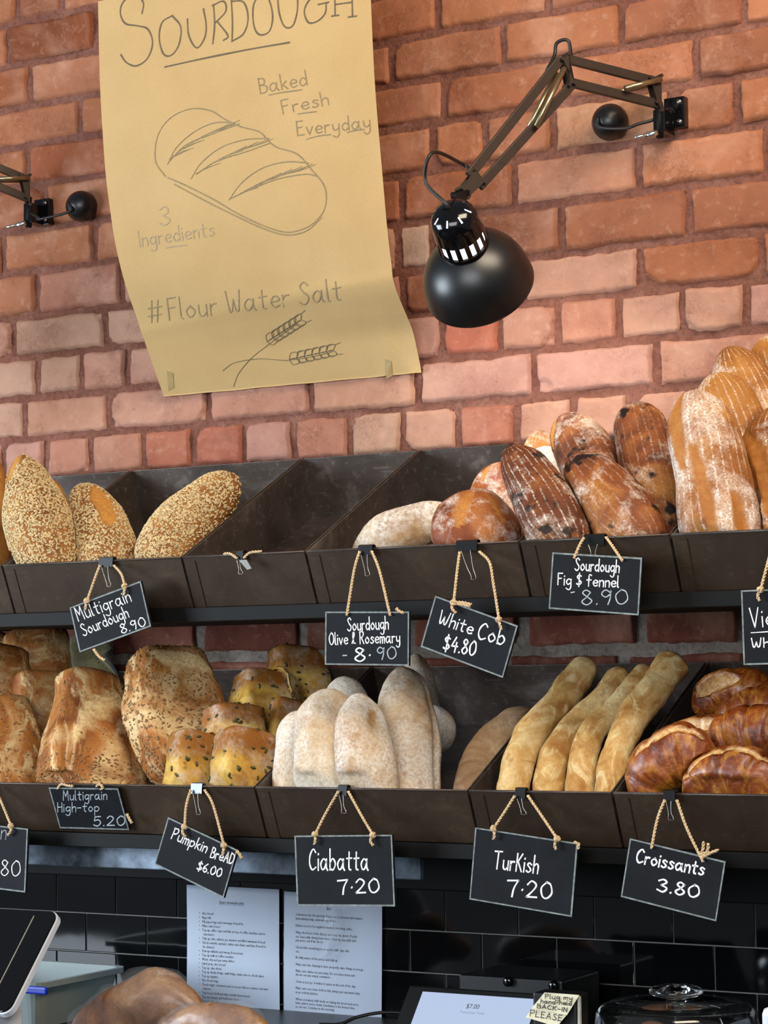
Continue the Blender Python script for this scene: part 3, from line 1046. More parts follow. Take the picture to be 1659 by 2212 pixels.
# ------------------------------------------------------------------ wall lamps
BULB = NT('lit_bulb').set(**{'Base Color': (1, 1, 1, 1), 'Emission Color': (0.92, 0.95, 1.0, 1), 'Emission Strength': 1.3})
INNER = plain('shade_inside', '#d9d6cf', 0.4)


def wall_lamp(label, J0, plate_px, dome_px, dome_r, elbow, head, shade_c, axis, swap=1):
    """J0: foot joint on the bracket. All points in the room."""
    t = thing('wall_lamp', (at(*plate_px).x, -0.01, at(*plate_px).z - 0.05), label, 'lamp', 'black jointed lamps on the brick wall')
    pc = at(*plate_px, -0.010)
    wp = MB().box((pc.x - 0.020, -0.022, pc.z - 0.028), (pc.x + 0.020, -0.004, pc.z + 0.028)).build('wall_plate', BLACKGLOSS, t, bevel=0.002)
    for s in (-1, 1):
        MB().lathe((pc.x + 0.010, -0.022, pc.z + s * 0.018), (0, -1, 0), [(0, 0.0052), (0.002, 0.0048), (0.003, 0.0)], 14).build('screw', STEEL, wp, smooth=True)
    J0 = Vector(J0)
    elbow, head = Vector(elbow), Vector(head)
    # clamp block and pivot post in front of the plate
    mb = MB().frame_box((J0.x, (J0.y - 0.022) / 2 + 0.0, J0.z - 0.030), (0.011, 0, 0), (0, abs(J0.y + 0.022) / 2 + 0.004, 0), (0, 0, 0.021))
    mb.bar((pc.x - 0.004, -0.018, pc.z), (J0.x, J0.y * 0.6, J0.z - 0.030), 0.030, 0.014)
    cb = mb.build('clamp_block', BLACKGLOSS, t, bevel=0.0015)
    MB().tube([J0 + Vector((0, 0, -0.060)), J0 + Vector((0, 0, 0.004))], 0.0065, 12).build('pivot_post', BLACKSTEEL, t, smooth=True)
    sx = J0 + Vector((-0.002, -0.006, -0.052))
    MB().tube([sx, sx + Vector((-0.016, -0.010, -0.004))], 0.0062, 12).tube([sx + Vector((-0.016, -0.010, -0.004)), sx + Vector((-0.034, -0.022, -0.008))], 0.0036, 12).build('thumb_screw', plain('screw_steel', '#c9c8c4', 0.25, 0.95), cb, smooth=True)
    # parallel bars
    d1 = (elbow - J0)
    d2 = (head - elbow)
    nrm = d1.cross(d2).normalized()
    up1 = nrm.cross(d1).normalized()
    if up1.z < 0:
        up1 = -up1
    up2 = nrm.cross(d2).normalized()
    if up2.x > 0:
        up2 = -up2
    g = 0.040
    eA, eB = elbow + Vector((0, 0, g / 2)), elbow - Vector((0, 0, g / 2))
    jA, jB = J0 + Vector((0.0, 0, g)), J0
    MB().bar(jA, eA, 0.016, 0.009, up1).build('arm_bar', ARM, t, bevel=0.001)
    MB().bar(jB, eB, 0.016, 0.009, up1).build('arm_bar', ARM, t, bevel=0.001)
    hA, hB = head + up2 * g * 0.32, head - up2 * g * 0.32
    fA, fB = elbow + up2 * g * 0.42 + Vector((0, 0, 0.006)), elbow - up2 * g * 0.36 - Vector((0, 0, g * 0.35))
    MB().bar(fA, hA, 0.016, 0.009, up2).build('arm_bar', ARM, t, bevel=0.001)
    MB().bar(fB, hB, 0.016, 0.009, up2).build('arm_bar', ARM, t, bevel=0.001)
    # joint plates
    for nm, pts in (('elbow_plate', (eA + (eA - eB) * 0.18, eB - (eA - eB) * 0.18, fB, fA)),
                    ('foot_plate', (jA + Vector((0, 0, 0.010)), jA + d1.normalized() * 0.022, jB + d1.normalized() * 0.010, jB - Vector((0, 0, 0.012)))),
                    ('head_plate', (hA - d2.normalized() * 0.014, hB - d2.normalized() * 0.010, head + d2.normalized() * 0.034 - up2 * 0.008, head + d2.normalized() * 0.030 + up2 * 0.012))):
        m = MB()
        for s in (-1, 1):
            off = nrm * (0.0075 * s)
            v = [p + off for p in pts] + [p + off * 1.25 for p in pts]
            m.add(v, [(0, 1, 2, 3), (7, 6, 5, 4), (0, 4, 5, 1), (1, 5, 6, 2), (2, 6, 7, 3), (3, 7, 4, 0)])
        for p in pts:
            m.tube([p - nrm * 0.011, p + nrm * 0.011], 0.0035, 8)
        m.build(nm, ARM, t)
    # springs: brass sleeves on both sides of the bars
    for s in (-1, 1):
        off = nrm * 0.0145 * s
        a, b = jA + (J0 - elbow).normalized() * -0.004 + off, jB + d1 * 0.42 + off
        MB().tube([a, b], 0.0050, 12).build('spring_sleeve', BRASS, t, smooth=True)
        a, b = fA + d2 * 0.05 - up2 * 0.012 + off, (fB + (hB - fB) * 0.44) + off
        MB().tube([a, b], 0.0050, 12).build('spring_sleeve', BRASS, t, smooth=True)
    # cable dome on the wall
    c = at(*dome_px, -0.030)
    k = mpp(c)
    R = dome_r * k
    c = Vector((c.x, -R * 0.72, at(*dome_px, -R * 0.72).z))
    c = at(*dome_px, -R * 0.72)
    prof_ = [(R * (1 - math.cos(q)), R * math.sin(q)) for q in np.linspace(0.0, math.pi * 0.5 + 0.75, 22)]
    MB().lathe(c + Vector((0, -R, 0)), (0, 1, 0), prof_, 36).build('cable_dome', BLACKSATIN, t, smooth=True)
    # head
    A = Vector(axis).normalized()
    S = Vector(shade_c)
    o = S - A * 0.135                    # top of the cap
    cap = [(0, 0.0), (0.001, 0.012), (0.0045, 0.0245), (0.012, 0.0345), (0.022, 0.0395), (0.034, 0.0405), (0.052, 0.0420), (0.056, 0.0422), (0.082, 0.0432), (0.087, 0.0432), (0.093, 0.0415), (0.0965, 0.037), (0.098, 0.032)]

    def skip(i, kk):
        return (i == 7 and kk % 4 in (0, 1)) or (i == 2 and kk % 8 in (0,))
    MB().lathe(o, A, cap, 64, skip=skip).build('shade_cap', BLACKGLOSS, t, smooth=True)
    MB().lathe(o, A, [(0.006, 0.005), (0.008, 0.020), (0.016, 0.031), (0.030, 0.0355), (0.084, 0.0372), (0.090, 0.030)], 32).build('bulb_holder_glow', BULB, t, smooth=True)
    sh = [(0.088, 0.030), (0.093, 0.041), (0.099, 0.052), (0.108, 0.064), (0.119, 0.0745), (0.132, 0.083), (0.148, 0.089), (0.165, 0.0925), (0.183, 0.0945), (0.187, 0.0950)]
    back_ = [(s + 0.0022, r - 0.0018) for s, r in sh[::-1] if r > 0.045]
    MB().lathe(o, A, sh + back_[:1], 64).build('shade', BLACKSATIN, t, smooth=True)
    MB().lathe(o, A, back_, 64).build('shade_lining', INNER, t, smooth=True)
    MB().blob(o + A * 0.135, 0.026, 0.026, 0.030).build('bulb', BULB, t, smooth=True)
    # neck between arm and cap
    nk = head + d2.normalized() * 0.032
    side = o + A * 0.030
    tw = (nk - side)
    foot = side + (tw - A * tw.dot(A)).normalized() * 0.039
    MB().bar(nk - d2.normalized() * 0.02, nk, 0.016, 0.016).bar(nk - d2.normalized() * 0.004, foot, 0.013, 0.013).tube([nk - Vector((0.022, 0, 0)), nk + Vector((0.012, 0, 0))], 0.0065, 12).build('neck_joint', BLACKSTEEL, t, bevel=0.001)
    # cable
    tp = o + A * 0.002
    out = (head - o)
    l1 = tp - A * 0.010
    pts = [tp, l1 + Vector((-0.006, 0, 0.004)), tp + Vector((-0.040, -0.01, 0.050)), tp + Vector((-0.026, -0.008, 0.096)), head + Vector((-0.024, 0.0, 0.034)), head + Vector((-0.002, 0.0, 0.018)), head + (hA - head) * 0.5 - d2.normalized() * 0.01]
    MB().tube(smooth_path(pts, 60), 0.0032, 8).build('power_cord', CORD, t, smooth=True)
    e = elbow
    pts = [fA + d2 * 0.12 + up2 * 0.006, e + Vector((-0.020, -0.006, 0.028)), e + Vector((-0.016, -0.004, 0.050)), e + Vector((0.004, 0, 0.052)), eA + (jA - eA) * 0.06 + Vector((0, 0, 0.006)), eA + (jA - eA) * 0.16]
    MB().tube(smooth_path(pts, 40), 0.0032, 8).build('power_cord', CORD, t, smooth=True)
    fr = c + Vector((-0.010, -R * 0.97, 0.004))
    lo = Vector(((J0.x * 0.55 + c.x * 0.45), -0.07, c.z - R * 0.80))
    pts = [fr, fr + Vector((0.008, -0.004, -0.020)), lo + Vector((-0.012, 0, 0)), lo + Vector((0.014 * (1 if J0.x > c.x else -1), 0, 0.004)), Vector((J0.x - 0.008, J0.y * 0.9, J0.z - 0.02)), jB + Vector((0, -0.01, 0.012))]
    MB().tube(smooth_path(pts, 50), 0.0030, 8).build('power_cord', CORD, t, smooth=True)
    return t, o, A


Ysh = -0.40
axis1 = (RT * 0.30 - UP * 0.62 + fw * 0.74)
lamp1, cap_o, cap_a = wall_lamp('black jointed wall lamp reaching out right of the paper poster, its lit shade tipped down',
          at(1424, 226, -0.060), (1462, 246), (1318, 264), 40, at(1224, 152, -0.215), at(1024, 392, -0.375), at(1019, 573, Ysh), axis1)
wall_lamp('second black jointed wall lamp, mostly cut off by the left edge of the view',
          at(62, 430, -0.055), (97, 460), (176, 446), 34, at(-130, 330, -0.22), at(-330, 560, -0.375), at(-340, 740, Ysh), axis1)
sp = bpy.data.lights.new('lamp_light', 'SPOT')
sp.energy = 5
sp.spot_size = math.radians(95)
sp.spot_blend = 0.6
sp.shadow_soft_size = 0.03
sp.color = (1.0, 0.95, 0.88)
so = bpy.data.objects.new('lamp_light', sp)
COL.objects.link(so)
so.location = cap_o + cap_a * 0.172
so.rotation_euler = cap_a.to_track_quat('-Z', 'Y').to_euler()

# ------------------------------------------------------------------ loaves
def fbm(p, seed, octv=3):
    s, a, q = 0.0, 1.0, 1.0
    for k in range(octv):
        s += a * mn.noise((p[0] * q + seed, p[1] * q + seed * 0.7, p[2] * q))
        a *= 0.5
        q *= 2.1
    return s


def sstep(a, b, x):
    t = np.clip((x - a) / (b - a), 0, 1)
    return t * t * (3 - 2 * t)


class Loaf:
    """a lofted, lumpy, closed loaf. spine: (x, y, Y) photo points at depth Y; hw: half widths in photo pixels"""

    def __init__(self, spine, hw, thick=0.9, expo=2.0, ends=(0.18, 0.18), N=54, M=56, lump=0.0025, lumpf=16, fine=0.0007,
                 scores=(), seed=0, seg=None, twist=0.0, squash=1.0, endp=(2.0, 2.0), dents=(), rot=0.0):
        P0 = [at(*q) for q in spine]
        C = smooth_path([tuple(p) for p in P0], N)
        t = np.linspace(0, 1, N)
        # finer rings near the ends
        tt = 0.5 - 0.5 * np.cos(np.pi * t)
        tt = 0.72 * tt + 0.28 * t
        C = np.stack([np.interp(tt, t, C[:, k]) for k in range(3)], 1)
        L = np.linalg.norm(np.diff(C, axis=0), axis=1).sum()
        hwv = smooth_path([(i / (len(hw) - 1), w) for i, w in enumerate(hw)], 100) if len(hw) > 1 else np.array([[0, hw[0]], [1, hw[0]]])
        W_ = np.interp(tt, hwv[:, 0], hwv[:, 1])
        e0 = np.clip(tt / ends[0], 0, 1)
        e1 = np.clip((1 - tt) / ends[1], 0, 1)
        env = (1 - (1 - e0) ** endp[0]) ** (1 / endp[0]) * (1 - (1 - e1) ** endp[1]) ** (1 / endp[1])
        env = np.maximum(env, 0.002)
        V, UVv, SC = [], [], []
        phi = np.arange(M) / M * 2 * np.pi
        cosp, sinp = np.cos(phi), np.sin(phi)
        seed = seed or random.uniform(1, 60)
        frames = []
        for i in range(N):
            c = Vector(C[i])
            T = Vector(C[min(i + 1, N - 1)] - C[max(i - 1, 0)]).normalized()
            vd = (c - CAM).normalized()
            S = T.cross(vd).normalized() * -1
            S = -S if S.dot(RT) < 0 and abs(T.dot(UP)) > 0.5 else S
            D = S.cross(T).normalized()
            if D.dot(vd) > 0:
                D = -D
            if twist or rot:
                q = Matrix.Rotation(twist * tt[i] + rot, 3, T)
                S, D = q @ S, q @ D
            frames.append((c, T, S, D))
            k = mpp(c)
            a = W_[i] * k
            ee = env[i]
            x = np.sign(cosp) * np.abs(cosp) ** (2 / expo) * a * ee
            y = np.sign(sinp) * np.abs(sinp) ** (2 / expo) * a * thick * ee
            y = np.where(y < 0, y * squash, y)
            du = (phi / (2 * np.pi))
            off = np.zeros(M)
            sc = np.zeros(M)
            for (su, sv, lu, lv, ang, dep) in scores:
                dx = (((du - su + 0.5) % 1.0) - 0.5) * 2 * math.pi * a
                dy = (tt[i] - sv) * L
                ca, sa = math.cos(ang), math.sin(ang)
                xx, yy = (dx * ca + dy * sa) / (lu * k), (-dx * sa + dy * ca) / (lv * k)
                yy = np.clip(yy, -3, 3)
                wid = np.sqrt(np.clip(1 - yy ** 2, 0.0001, 1))
                d = np.abs(xx) / wid
                d = np.where(np.abs(yy) > 1, 9, d)
                m_ = 1 - sstep(0.75, 1.05, d)
                sc = np.maximum(sc, m_)
                off += -dep * m_ * (1 - 0.5 * np.clip(xx, -1, 1)) + dep * 0.8 * np.exp(-((d - 1.12) / 0.22) ** 2) * (xx > 0)
            for (su, sv, lu, lv, dep) in dents:
                dx = (((du - su + 0.5) % 1.0) - 0.5) * 2 * math.pi * a / (lu * k)
                dy = (tt[i] - sv) * L / (lv * k)
                off += -dep * np.exp(-(dx ** 2 + dy ** 2))
            if seg:
                n_, amp, skew = seg
                ph = (tt[i] * n_ + skew * np.sin(phi)) % 1.0
                off += -amp * np.exp(-(np.minimum(ph, 1 - ph) / 0.10) ** 2) + amp * 0.6 * ph
            for j in range(M):
                p = c + S * x[j] + D * y[j]
                nd = (S * (x[j] * thick * thick + 1e-6) + D * (y[j] + 1e-6))
                if ee < 0.6:
                    nd = nd.normalized() + T * ((tt[i] - 0.5) * 2 * (0.6 - ee) * 2)
                nd.normalize()
                q = (p.x * lumpf, p.y * lumpf, p.z * lumpf)
                dsp = lump * fbm(q, seed, 2)
                if fine:
                    dsp += fine * mn.noise((p.x * 120, p.y * 120, p.z * 120 + seed))
                dsp += off[j] * min(1, ee * 1.2)
                V.append(p + nd * dsp * min(1.0, ee * 1.6))
                UVv.append((j / M, tt[i]))
                SC.append(sc[j])
        self.N, self.M = N, M
        self.V, self.UV, self.SC, self.frames, self.t = V, UVv, SC, frames, tt
        F = []
        for i in range(N - 1):
            for j in range(M):
                j2 = (j + 1) % M
                F.append((i * M + j, i * M + j2, (i + 1) * M + j2, (i + 1) * M + j))
        V.append(sum((V[j] for j in range(M)), Vector()) / M)
        V.append(sum((V[(N - 1) * M + j] for j in range(M)), Vector()) / M)
        SC += [0, 0]
        UVv += [(0.5, 0.0), (0.5, 1.0)]
        for j in range(M):
            j2 = (j + 1) % M
            F.append((N * M, j2, j))
            F.append((N * M + 1, (N - 1) * M + j, (N - 1) * M + j2))
        self.F = F

    def build(self, name, mat, parent=None):
        b = MB().add(self.V, self.F)
        o = b.build(name, mat, parent, smooth=True)
        me = o.data
        uvl = me.uv_layers.new(name='UVMap')
        uv = []
        for p in me.polygons:
            us = [self.UV[v] for v in p.vertices]
            wrap = max(u[0] for u in us) - min(u[0] for u in us) > 0.5
            for u in us:
                uv += [u[0] + 1.0 if wrap and u[0] < 0.5 else u[0], u[1]]
        uvl.data.foreach_set('uv', uv)
        at_ = me.attributes.new('score', 'FLOAT', 'POINT')
        at_.data.foreach_set('value', np.array(self.SC, dtype=np.float32))
        self.obj = o
        return o

    def seeds(self, n, size, mat, parent, mask=None, name='seed_coating', stuff=True, facing=True):
        """scatter grains over the crust where mask(u, v) > random"""
        mb = MB()
        N, M = self.N, self.M
        quads = []
        wts = []
        for i in range(N - 1):
            for j in range(M):
                a, b, c, d = (self.V[i * M + j], self.V[i * M + (j + 1) % M], self.V[(i + 1) * M + (j + 1) % M], self.V[(i + 1) * M + j])
                nrm = (c - a).cross(d - b)
                ar = nrm.length
                if ar < 1e-10:
                    continue
                nrm.normalize()
                if nrm.dot((a - self.frames[i][0])) < 0:
                    nrm = -nrm
                vdir = (a - CAM).normalized()
                if facing and nrm.dot(vdir) > 0.35:
                    continue
                if max(self.SC[i * M + j], self.SC[(i + 1) * M + j]) > 0.4:
                    continue
                quads.append((a, b, c, d, nrm, (j + 0.5) / M, self.t[i]))
                wts.append(ar)
        wts = np.cumsum(wts)
        wts /= wts[-1]
        got = 0
        tries = 0
        while got < n and tries < n * 6:
            tries += 1
            a, b, c, d, nrm, u, v = quads[min(len(quads) - 1, int(np.searchsorted(wts, random.random())))]
            if mask and random.random() > mask(u, v):
                continue
            s, q = random.random(), random.random()
            p = (a * (1 - s) + b * s) * (1 - q) + (d * (1 - s) + c * s) * q
            tx = (b - a) * random.uniform(-1, 1) + (d - a) * random.uniform(-1, 1)
            tx = (tx - nrm * tx.dot(nrm))
            if tx.length < 1e-8:
                continue
            tx.normalize()
            ty = nrm.cross(tx)
            k = size * random.uniform(0.75, 1.2)
            mb.blob(p + nrm * k * 0.10, k * 0.56, k * 0.27, k * 0.24, tx, ty, nrm, 6, 4)
            got += 1
        o = mb.build(name, mat, parent, smooth=True)
        if stuff:
            o['kind'] = 'stuff'
        return o


SEED = plain('oat_seed', '#c9b080', 0.65, var=0.42, scale=200)
SEEDDARK = plain('brown_seed', '#8a6a42', 0.6, var=0.5, scale=240)
PEPITA = plain('pumpkin_seed', '#4d4a26', 0.5, var=0.4, scale=120)
C_MULTI = crust('crust_multigrain', '#6f3f1c', '#a06a34', '#c8934e', score='#c48a3e', scale=14)
C_GOLD = crust('crust_golden', '#86511d', '#ad7430', '#cb9850', scale=13)
C_OLIVE = crust('crust_olive', '#8c6a48', '#b08f68', '#cdb48e', flour='#e9e4db', flour_amt=0.72, flour_scale=12, scale=10, score='#a98050', stretch=(2, 5, 1))
C_COB = crust('crust_cob', '#5f2c12', '#8a461d', '#b06d33', flour='#ece4d8', flour_amt=0.42, flour_scale=26, fine=320, score='#b5803f', scale=9, rough=0.5)
C_FIG = crust('crust_fig', '#3a1b0d', '#6b3516', '#a0622c', flour='#ece2d2', flour_amt=0.22, flour_scale=16, fine=260, lines=24, line_amt=0.8, score='#a0662a', spots=0.9, scale=12)
C_FIGSPOT = crust('crust_fig_spotted', '#44200e', '#854820', '#b67a3a', flour='#ece2d2', flour_amt=0.30, flour_scale=18, fine=260, lines=22, line_amt=0.35, score='#b47a36', spots=1.0, scale=12)
C_VIENNA = crust('crust_vienna', '#6b3a16', '#9a602c', '#bf8a48', flour='#efe7db', flour_amt=0.56, flour_scale=10, fine=300, lines=26, line_amt=1.0, score='#9c642e', scale=9)
C_VIENNA2 = crust('crust_vienna_brown', '#6e3c14', '#a0662a', '#c08a44', flour='#ece3d6', flour_amt=0.34, flour_scale=12, fine=300, lines=26, line_amt=0.85, score='#8a5420', scale=9)
C_HIGH = crust('crust_hightop', '#7c4119', '#b97a3a', '#eacf98', speck='#5f4020', speck_amt=0.6, speck_scale=140, scale=9, stretch=(13, 3.4, 1), score='#e6cc96', wrinkle=0.35, bump=0.7)
C_PUMP = crust('crust_pumpkin', '#94602a', '#d8aa48', '#ecd078', flour='#c9b7a4', flour_amt=0.42, flour_scale=26, speck='#4b3d1c', speck_amt=0.5, speck_scale=70, scale=16, score='#b9782c', topcol=('#8f561c', 0.66, 0.80))
C_CIA = crust('crust_ciabatta', '#ad8052', '#d2b286', '#e4d2b2', flour='#eee7db', flour_amt=0.74, flour_scale=8, scale=7, wrinkle=0.7, bump=0.45, score='#a8743c', stretch=(3, 3, 1), fine=200)
C_TURK = crust('crust_turkish', '#a06c30', '#cfa664', '#e8d29c', scale=13, wrinkle=0.45, bump=0.5, score='#b98444', stretch=(5, 7, 1))
C_TURKD = crust('crust_turkish_brown', '#80583a', '#a98660', '#c4a67e', flour='#d8c8b8', flour_amt=0.3, scale=12, wrinkle=0.3)
C_CRO = crust('crust_croissant', '#54220a', '#93481a', '#c4822e', scale=16, rough=0.3, bump=0.5, score='#dcbd84', coat=0.35, wrinkle=0.5, spec=0.5, stretch=(5, 9, 1))


QUEUE = []


def loaf(name, label, cat, group, mat, spine, hw, seeds=None, **kw):
    """put down on the list of loaves to bake; front ones are laid in the trays first"""
    QUEUE.append((name, label, cat, group, mat, spine, hw, seeds, kw))


SB = 'sourdough loaves in the upper trays'
# ---- upper trays, left
G1 = 'seed-covered multigrain sourdough loaves'
loaf('seeded_loaf', 'tallest seed-covered multigrain loaf standing at the left end of the upper shelf', 'bread', G1, C_MULTI,
         [(118, 1262, -.415), (80, 1120, -.37), (46, 985, -.315)], [52, 66, 74, 66, 46, 30], thick=.85, ends=(.2, .22), scores=[(.36, .93, 22, 60, .3, .002)], seeds=dict(n=3600, size=.0060, mat=SEED, mask=lambda u, v: 0.25 if v > .88 and u < .3 else 1))
loaf('seeded_loaf', 'short seed-covered multigrain loaf with a golden split, second from the left', 'bread', G1, C_MULTI,
         [(240, 1262, -.365), (217, 1150, -.31), (172, 1052, -.265)], [52, 66, 66, 52, 40], thick=.8, ends=(.2, .26), scores=[(.16, .62, 26, 72, .18, .003)], seeds=dict(n=2300, size=.0060, mat=SEED, mask=lambda u, v: 1))
loaf('seeded_loaf', 'seed-covered multigrain loaf leaning to the right against the tray divider', 'bread', G1, C_MULTI,
         [(318, 1255, -.39), (400, 1136, -.315), (512, 1030, -.235)], [50, 66, 66, 54, 40], thick=.82, ends=(.2, .2), scores=[(.62, .72, 17, 45, .1, .002)], seeds=dict(n=2900, size=.0060, mat=SEED, mask=lambda u, v: (0.35 if u < .2 else 1) * (0.4 if v > .93 else 1)))
loaf('golden_loaf', 'plain golden loaf behind the tallest seeded loaf, showing at its right side', 'bread', SB, C_GOLD,
     [(134, 1200, -.225), (120, 1130, -.205), (97, 1035, -.18)], [30, 36, 36, 28], thick=.7)
loaf('golden_loaf', 'golden loaf cut off by the left edge, left of the tallest seeded loaf', 'bread', SB, C_GOLD,
     [(-28, 1262, -.33), (-34, 1110, -.25), (-30, 978, -.19)], [52, 56, 50, 36], thick=.7)

# ---- upper trays, olive loaf and cobs
loaf('flat_loaf', 'flat flour-dusted loaf lying under the empty tray divider, left of the cobs', 'bread', SB, C_OLIVE,
     [(762, 1200, -.36), (860, 1150, -.34), (985, 1104, -.30)], [30, 52, 48, 34], thick=.62, ends=(.3, .25))
loaf('round_cob', 'round brown cob with floury scored crust, in front, above the white sign clip', 'bread', 'white cobs', C_COB,
     [(1024, 1232, -.385), (1030, 1140, -.365), (1048, 1058, -.335)], [70, 96, 92, 66], thick=.62, ends=(.4, .45), endp=(2, 2),
     scores=[(.32, .62, 17, 46, -.05, .0035), (.19, .68, 6, 48, -.55, .0025)])
loaf('round_cob', 'round cob half hidden behind the front cob', 'bread', 'white cobs', C_COB,
     [(1075, 1190, -.25), (1080, 1080, -.22), (1086, 1000, -.19)], [56, 68, 58], thick=.6, ends=(.4, .4), scores=[(.36, .8, 8, 24, 0, .002)])
loaf('floured_loaf', 'floured loaf with one golden cut at the back between the fig loaves', 'bread', SB, C_VIENNA,
     [(1175, 1120, -.175), (1168, 1010, -.14), (1166, 930, -.115)], [46, 52, 40], thick=.6, ends=(.3, .4), scores=[(.25, .72, 22, 26, .5, .002)])

# ---- fig loaves
G2 = 'dark fig and fennel sourdough loaves'
loaf('fig_loaf', 'dark fig loaf with white flour streaks, pointed, leaning left beside the round cob', 'bread', G2, C_FIG,
     [(1240, 1222, -.425), (1172, 1080, -.40), (1098, 962, -.365)], [58, 72, 66, 54, 32], thick=.78, ends=(.2, .22),
     scores=[])
loaf('floured_loaf', 'white floured underside of a loaf wedged between the two front fig loaves', 'bread', SB, C_CIA,
     [(1225, 1110, -.21), (1200, 1050, -.20), (1162, 968, -.18)], [40, 48, 44, 34], thick=.4)
loaf('fig_loaf', 'pale-topped fig loaf with small black spots, behind the front fig loaf', 'bread', G2, C_FIGSPOT,
     [(1330, 1120, -.275), (1275, 1000, -.235), (1215, 898, -.195)], [60, 68, 64, 44], thick=.7, ends=(.2, .24), scores=[(.40, .86, 14, 40, .3, .002)])
loaf('fig_loaf', 'front fig loaf with a golden side and dark burnt spots, lying across the tray', 'bread', G2, C_FIGSPOT,
     [(1425, 1208, -.405), (1325, 1095, -.38), (1234, 988, -.345)], [52, 74, 70, 44], thick=.74, ends=(.22, .24), scores=[(.52, .30, 8, 90, .05, .002)])
loaf('fig_loaf', 'upright fig loaf with a large black burnt patch near its top', 'bread', G2, C_FIGSPOT,
     [(1440, 1180, -.32), (1405, 1010, -.26), (1368, 872, -.215)], [58, 66, 62, 54], thick=.7, ends=(.2, .18), dents=[(.25, .78, 26, 22, .004)])

# ---- floured vienna loaves at right
G3 = 'tall floured loaves at the right end'
loaf('floured_loaf', 'tall striped floured loaf with three golden cuts at the right of the upper shelf', 'bread', G3, C_VIENNA,
     [(1572, 1240, -.42), (1540, 1030, -.38), (1498, 845, -.33)], [78, 88, 84, 80, 60], thick=.72, ends=(.16, .2), twist=.35,
     scores=[(.41, .78, 22, 120, -.05, .003), (.31, .38, 15, 120, -.10, .005), (.17, .22, 20, 70, -.16, .005)])
loaf('floured_loaf', 'striped floured loaf just behind the tallest floured loaf', 'bread', G3, C_VIENNA2,
     [(1622, 1060, -.275), (1588, 940, -.25), (1540, 808, -.215)], [64, 76, 72, 52], thick=.62, ends=(.2, .24))
loaf('floured_loaf', 'striped floured loaf at the back, its flour-white tip against the bricks', 'bread', G3, C_VIENNA2,
     [(1655, 1010, -.215), (1622, 880, -.19), (1570, 750, -.155)], [60, 70, 66, 46], thick=.5, ends=(.2, .26))
loaf('brown_loaf', 'brown loaf topmost in the pile at the right edge', 'bread', G3, C_VIENNA2,
     [(1705, 960, -.16), (1685, 830, -.125), (1657, 725, -.09)], [60, 66, 62, 46], thick=.5, ends=(.2, .24))
loaf('brown_loaf', 'brown loaf with a smooth cut, in front at the right edge', 'bread', G3, C_VIENNA2,
     [(1705, 1200, -.37), (1690, 1040, -.32), (1672, 880, -.265)], [72, 86, 84, 60], thick=.7, ends=(.18, .24), scores=[(.36, .50, 40, 120, -.25, .004)])

# ---- lower shelf, high-tops
G4 = 'multigrain high-top loaves'
hw_ = dict(squash=.35, expo=4.2, ends=(.10, .09), thick=.75, lump=.007, lumpf=13, rot=.42)
loaf('high_top_loaf', 'big golden high-top loaf with swirled crust, centre front of the left tray', 'bread', G4, C_HIGH,
         [(195, 1770, -.385), (190, 1600, -.345), (186, 1450, -.30)], [122, 116, 100, 80, 62], scores=[(.27, .60, 14, 70, .35, -.003), (.20, .74, 20, 26, -.4, -.002)], dents=[(.36, .30, 22, 90, .012), (.18, .45, 16, 80, .007), (.30, .9, 40, 20, -.006)], **hw_, seeds=dict(n=500, size=.0058, mat=SEEDDARK, mask=lambda u, v: 1 if (v < .35 or u < .15) else .15))
loaf('high_top_loaf', 'seeded high-top loaf standing apart, right of the big golden one', 'bread', G4, C_HIGH,
         [(404, 1705, -.325), (376, 1570, -.285), (350, 1404, -.245)], [64, 98, 108, 96, 74], scores=[(.22, .83, 56, 18, .45, -.002)], dents=[(.24, .45, 26, 80, .010), (.14, .6, 16, 60, -.006)], **hw_, seeds=dict(n=900, size=.0056, mat=SEEDDARK, mask=lambda u, v: 1))
loaf('high_top_loaf', 'pale seeded high-top loaf in front at the left edge', 'bread', G4, C_HIGH,
         [(38, 1765, -.385), (22, 1640, -.36), (0, 1508, -.325)], [66, 72, 66, 52], **hw_, seeds=dict(n=250, size=.0056, mat=SEEDDARK, mask=lambda u, v: 1))
loaf('high_top_loaf', 'high-top loaf behind the big golden one, left shoulder showing', 'bread', G4, C_HIGH,
     [(100, 1680, -.24), (92, 1570, -.215), (80, 1454, -.19)], [72, 74, 70, 62], **hw_)
loaf('high_top_loaf', 'high-top loaf at the left edge, above the pale front one', 'bread', G4, C_HIGH,
     [(-6, 1580, -.255), (2, 1490, -.235), (8, 1395, -.21)], [58, 62, 60, 50], **hw_)
loaf('high_top_loaf', 'shadowed high-top loaf at the back, under the upper shelf', 'bread', G4, C_HIGH,
     [(90, 1520, -.135), (84, 1440, -.115), (76, 1352, -.095)], [66, 72, 74, 68], expo=3.2, ends=(.1, .16), thick=.5, lump=.005)
loaf('high_top_loaf', 'brown loaf corner at the back of the left edge', 'bread', G4, C_HIGH,
     [(-24, 1470, -.12), (-18, 1420, -.10), (-14, 1362, -.085)], [40, 44, 38], expo=3.0, ends=(.2, .2), thick=.5)

# ---- pumpkin breads
G5 = 'pumpkin breads'
pk = dict(expo=5.0, ends=(.16, .13), thick=.85, lump=.006, lumpf=22, N=44, M=56, endp=(2.6, 3.0), rot=.5)


def pumpkin(label, sp, hw, n=38, **kw):
    k = dict(pk)
    k.update(kw)
    loaf('pumpkin_bread', label, 'bread', G5, C_PUMP, sp, hw, **k, seeds=dict(n=n, size=.0095, mat=PEPITA, mask=lambda u, v: 1 if v < .75 else .25, name='pumpkin_seeds', stuff=False))


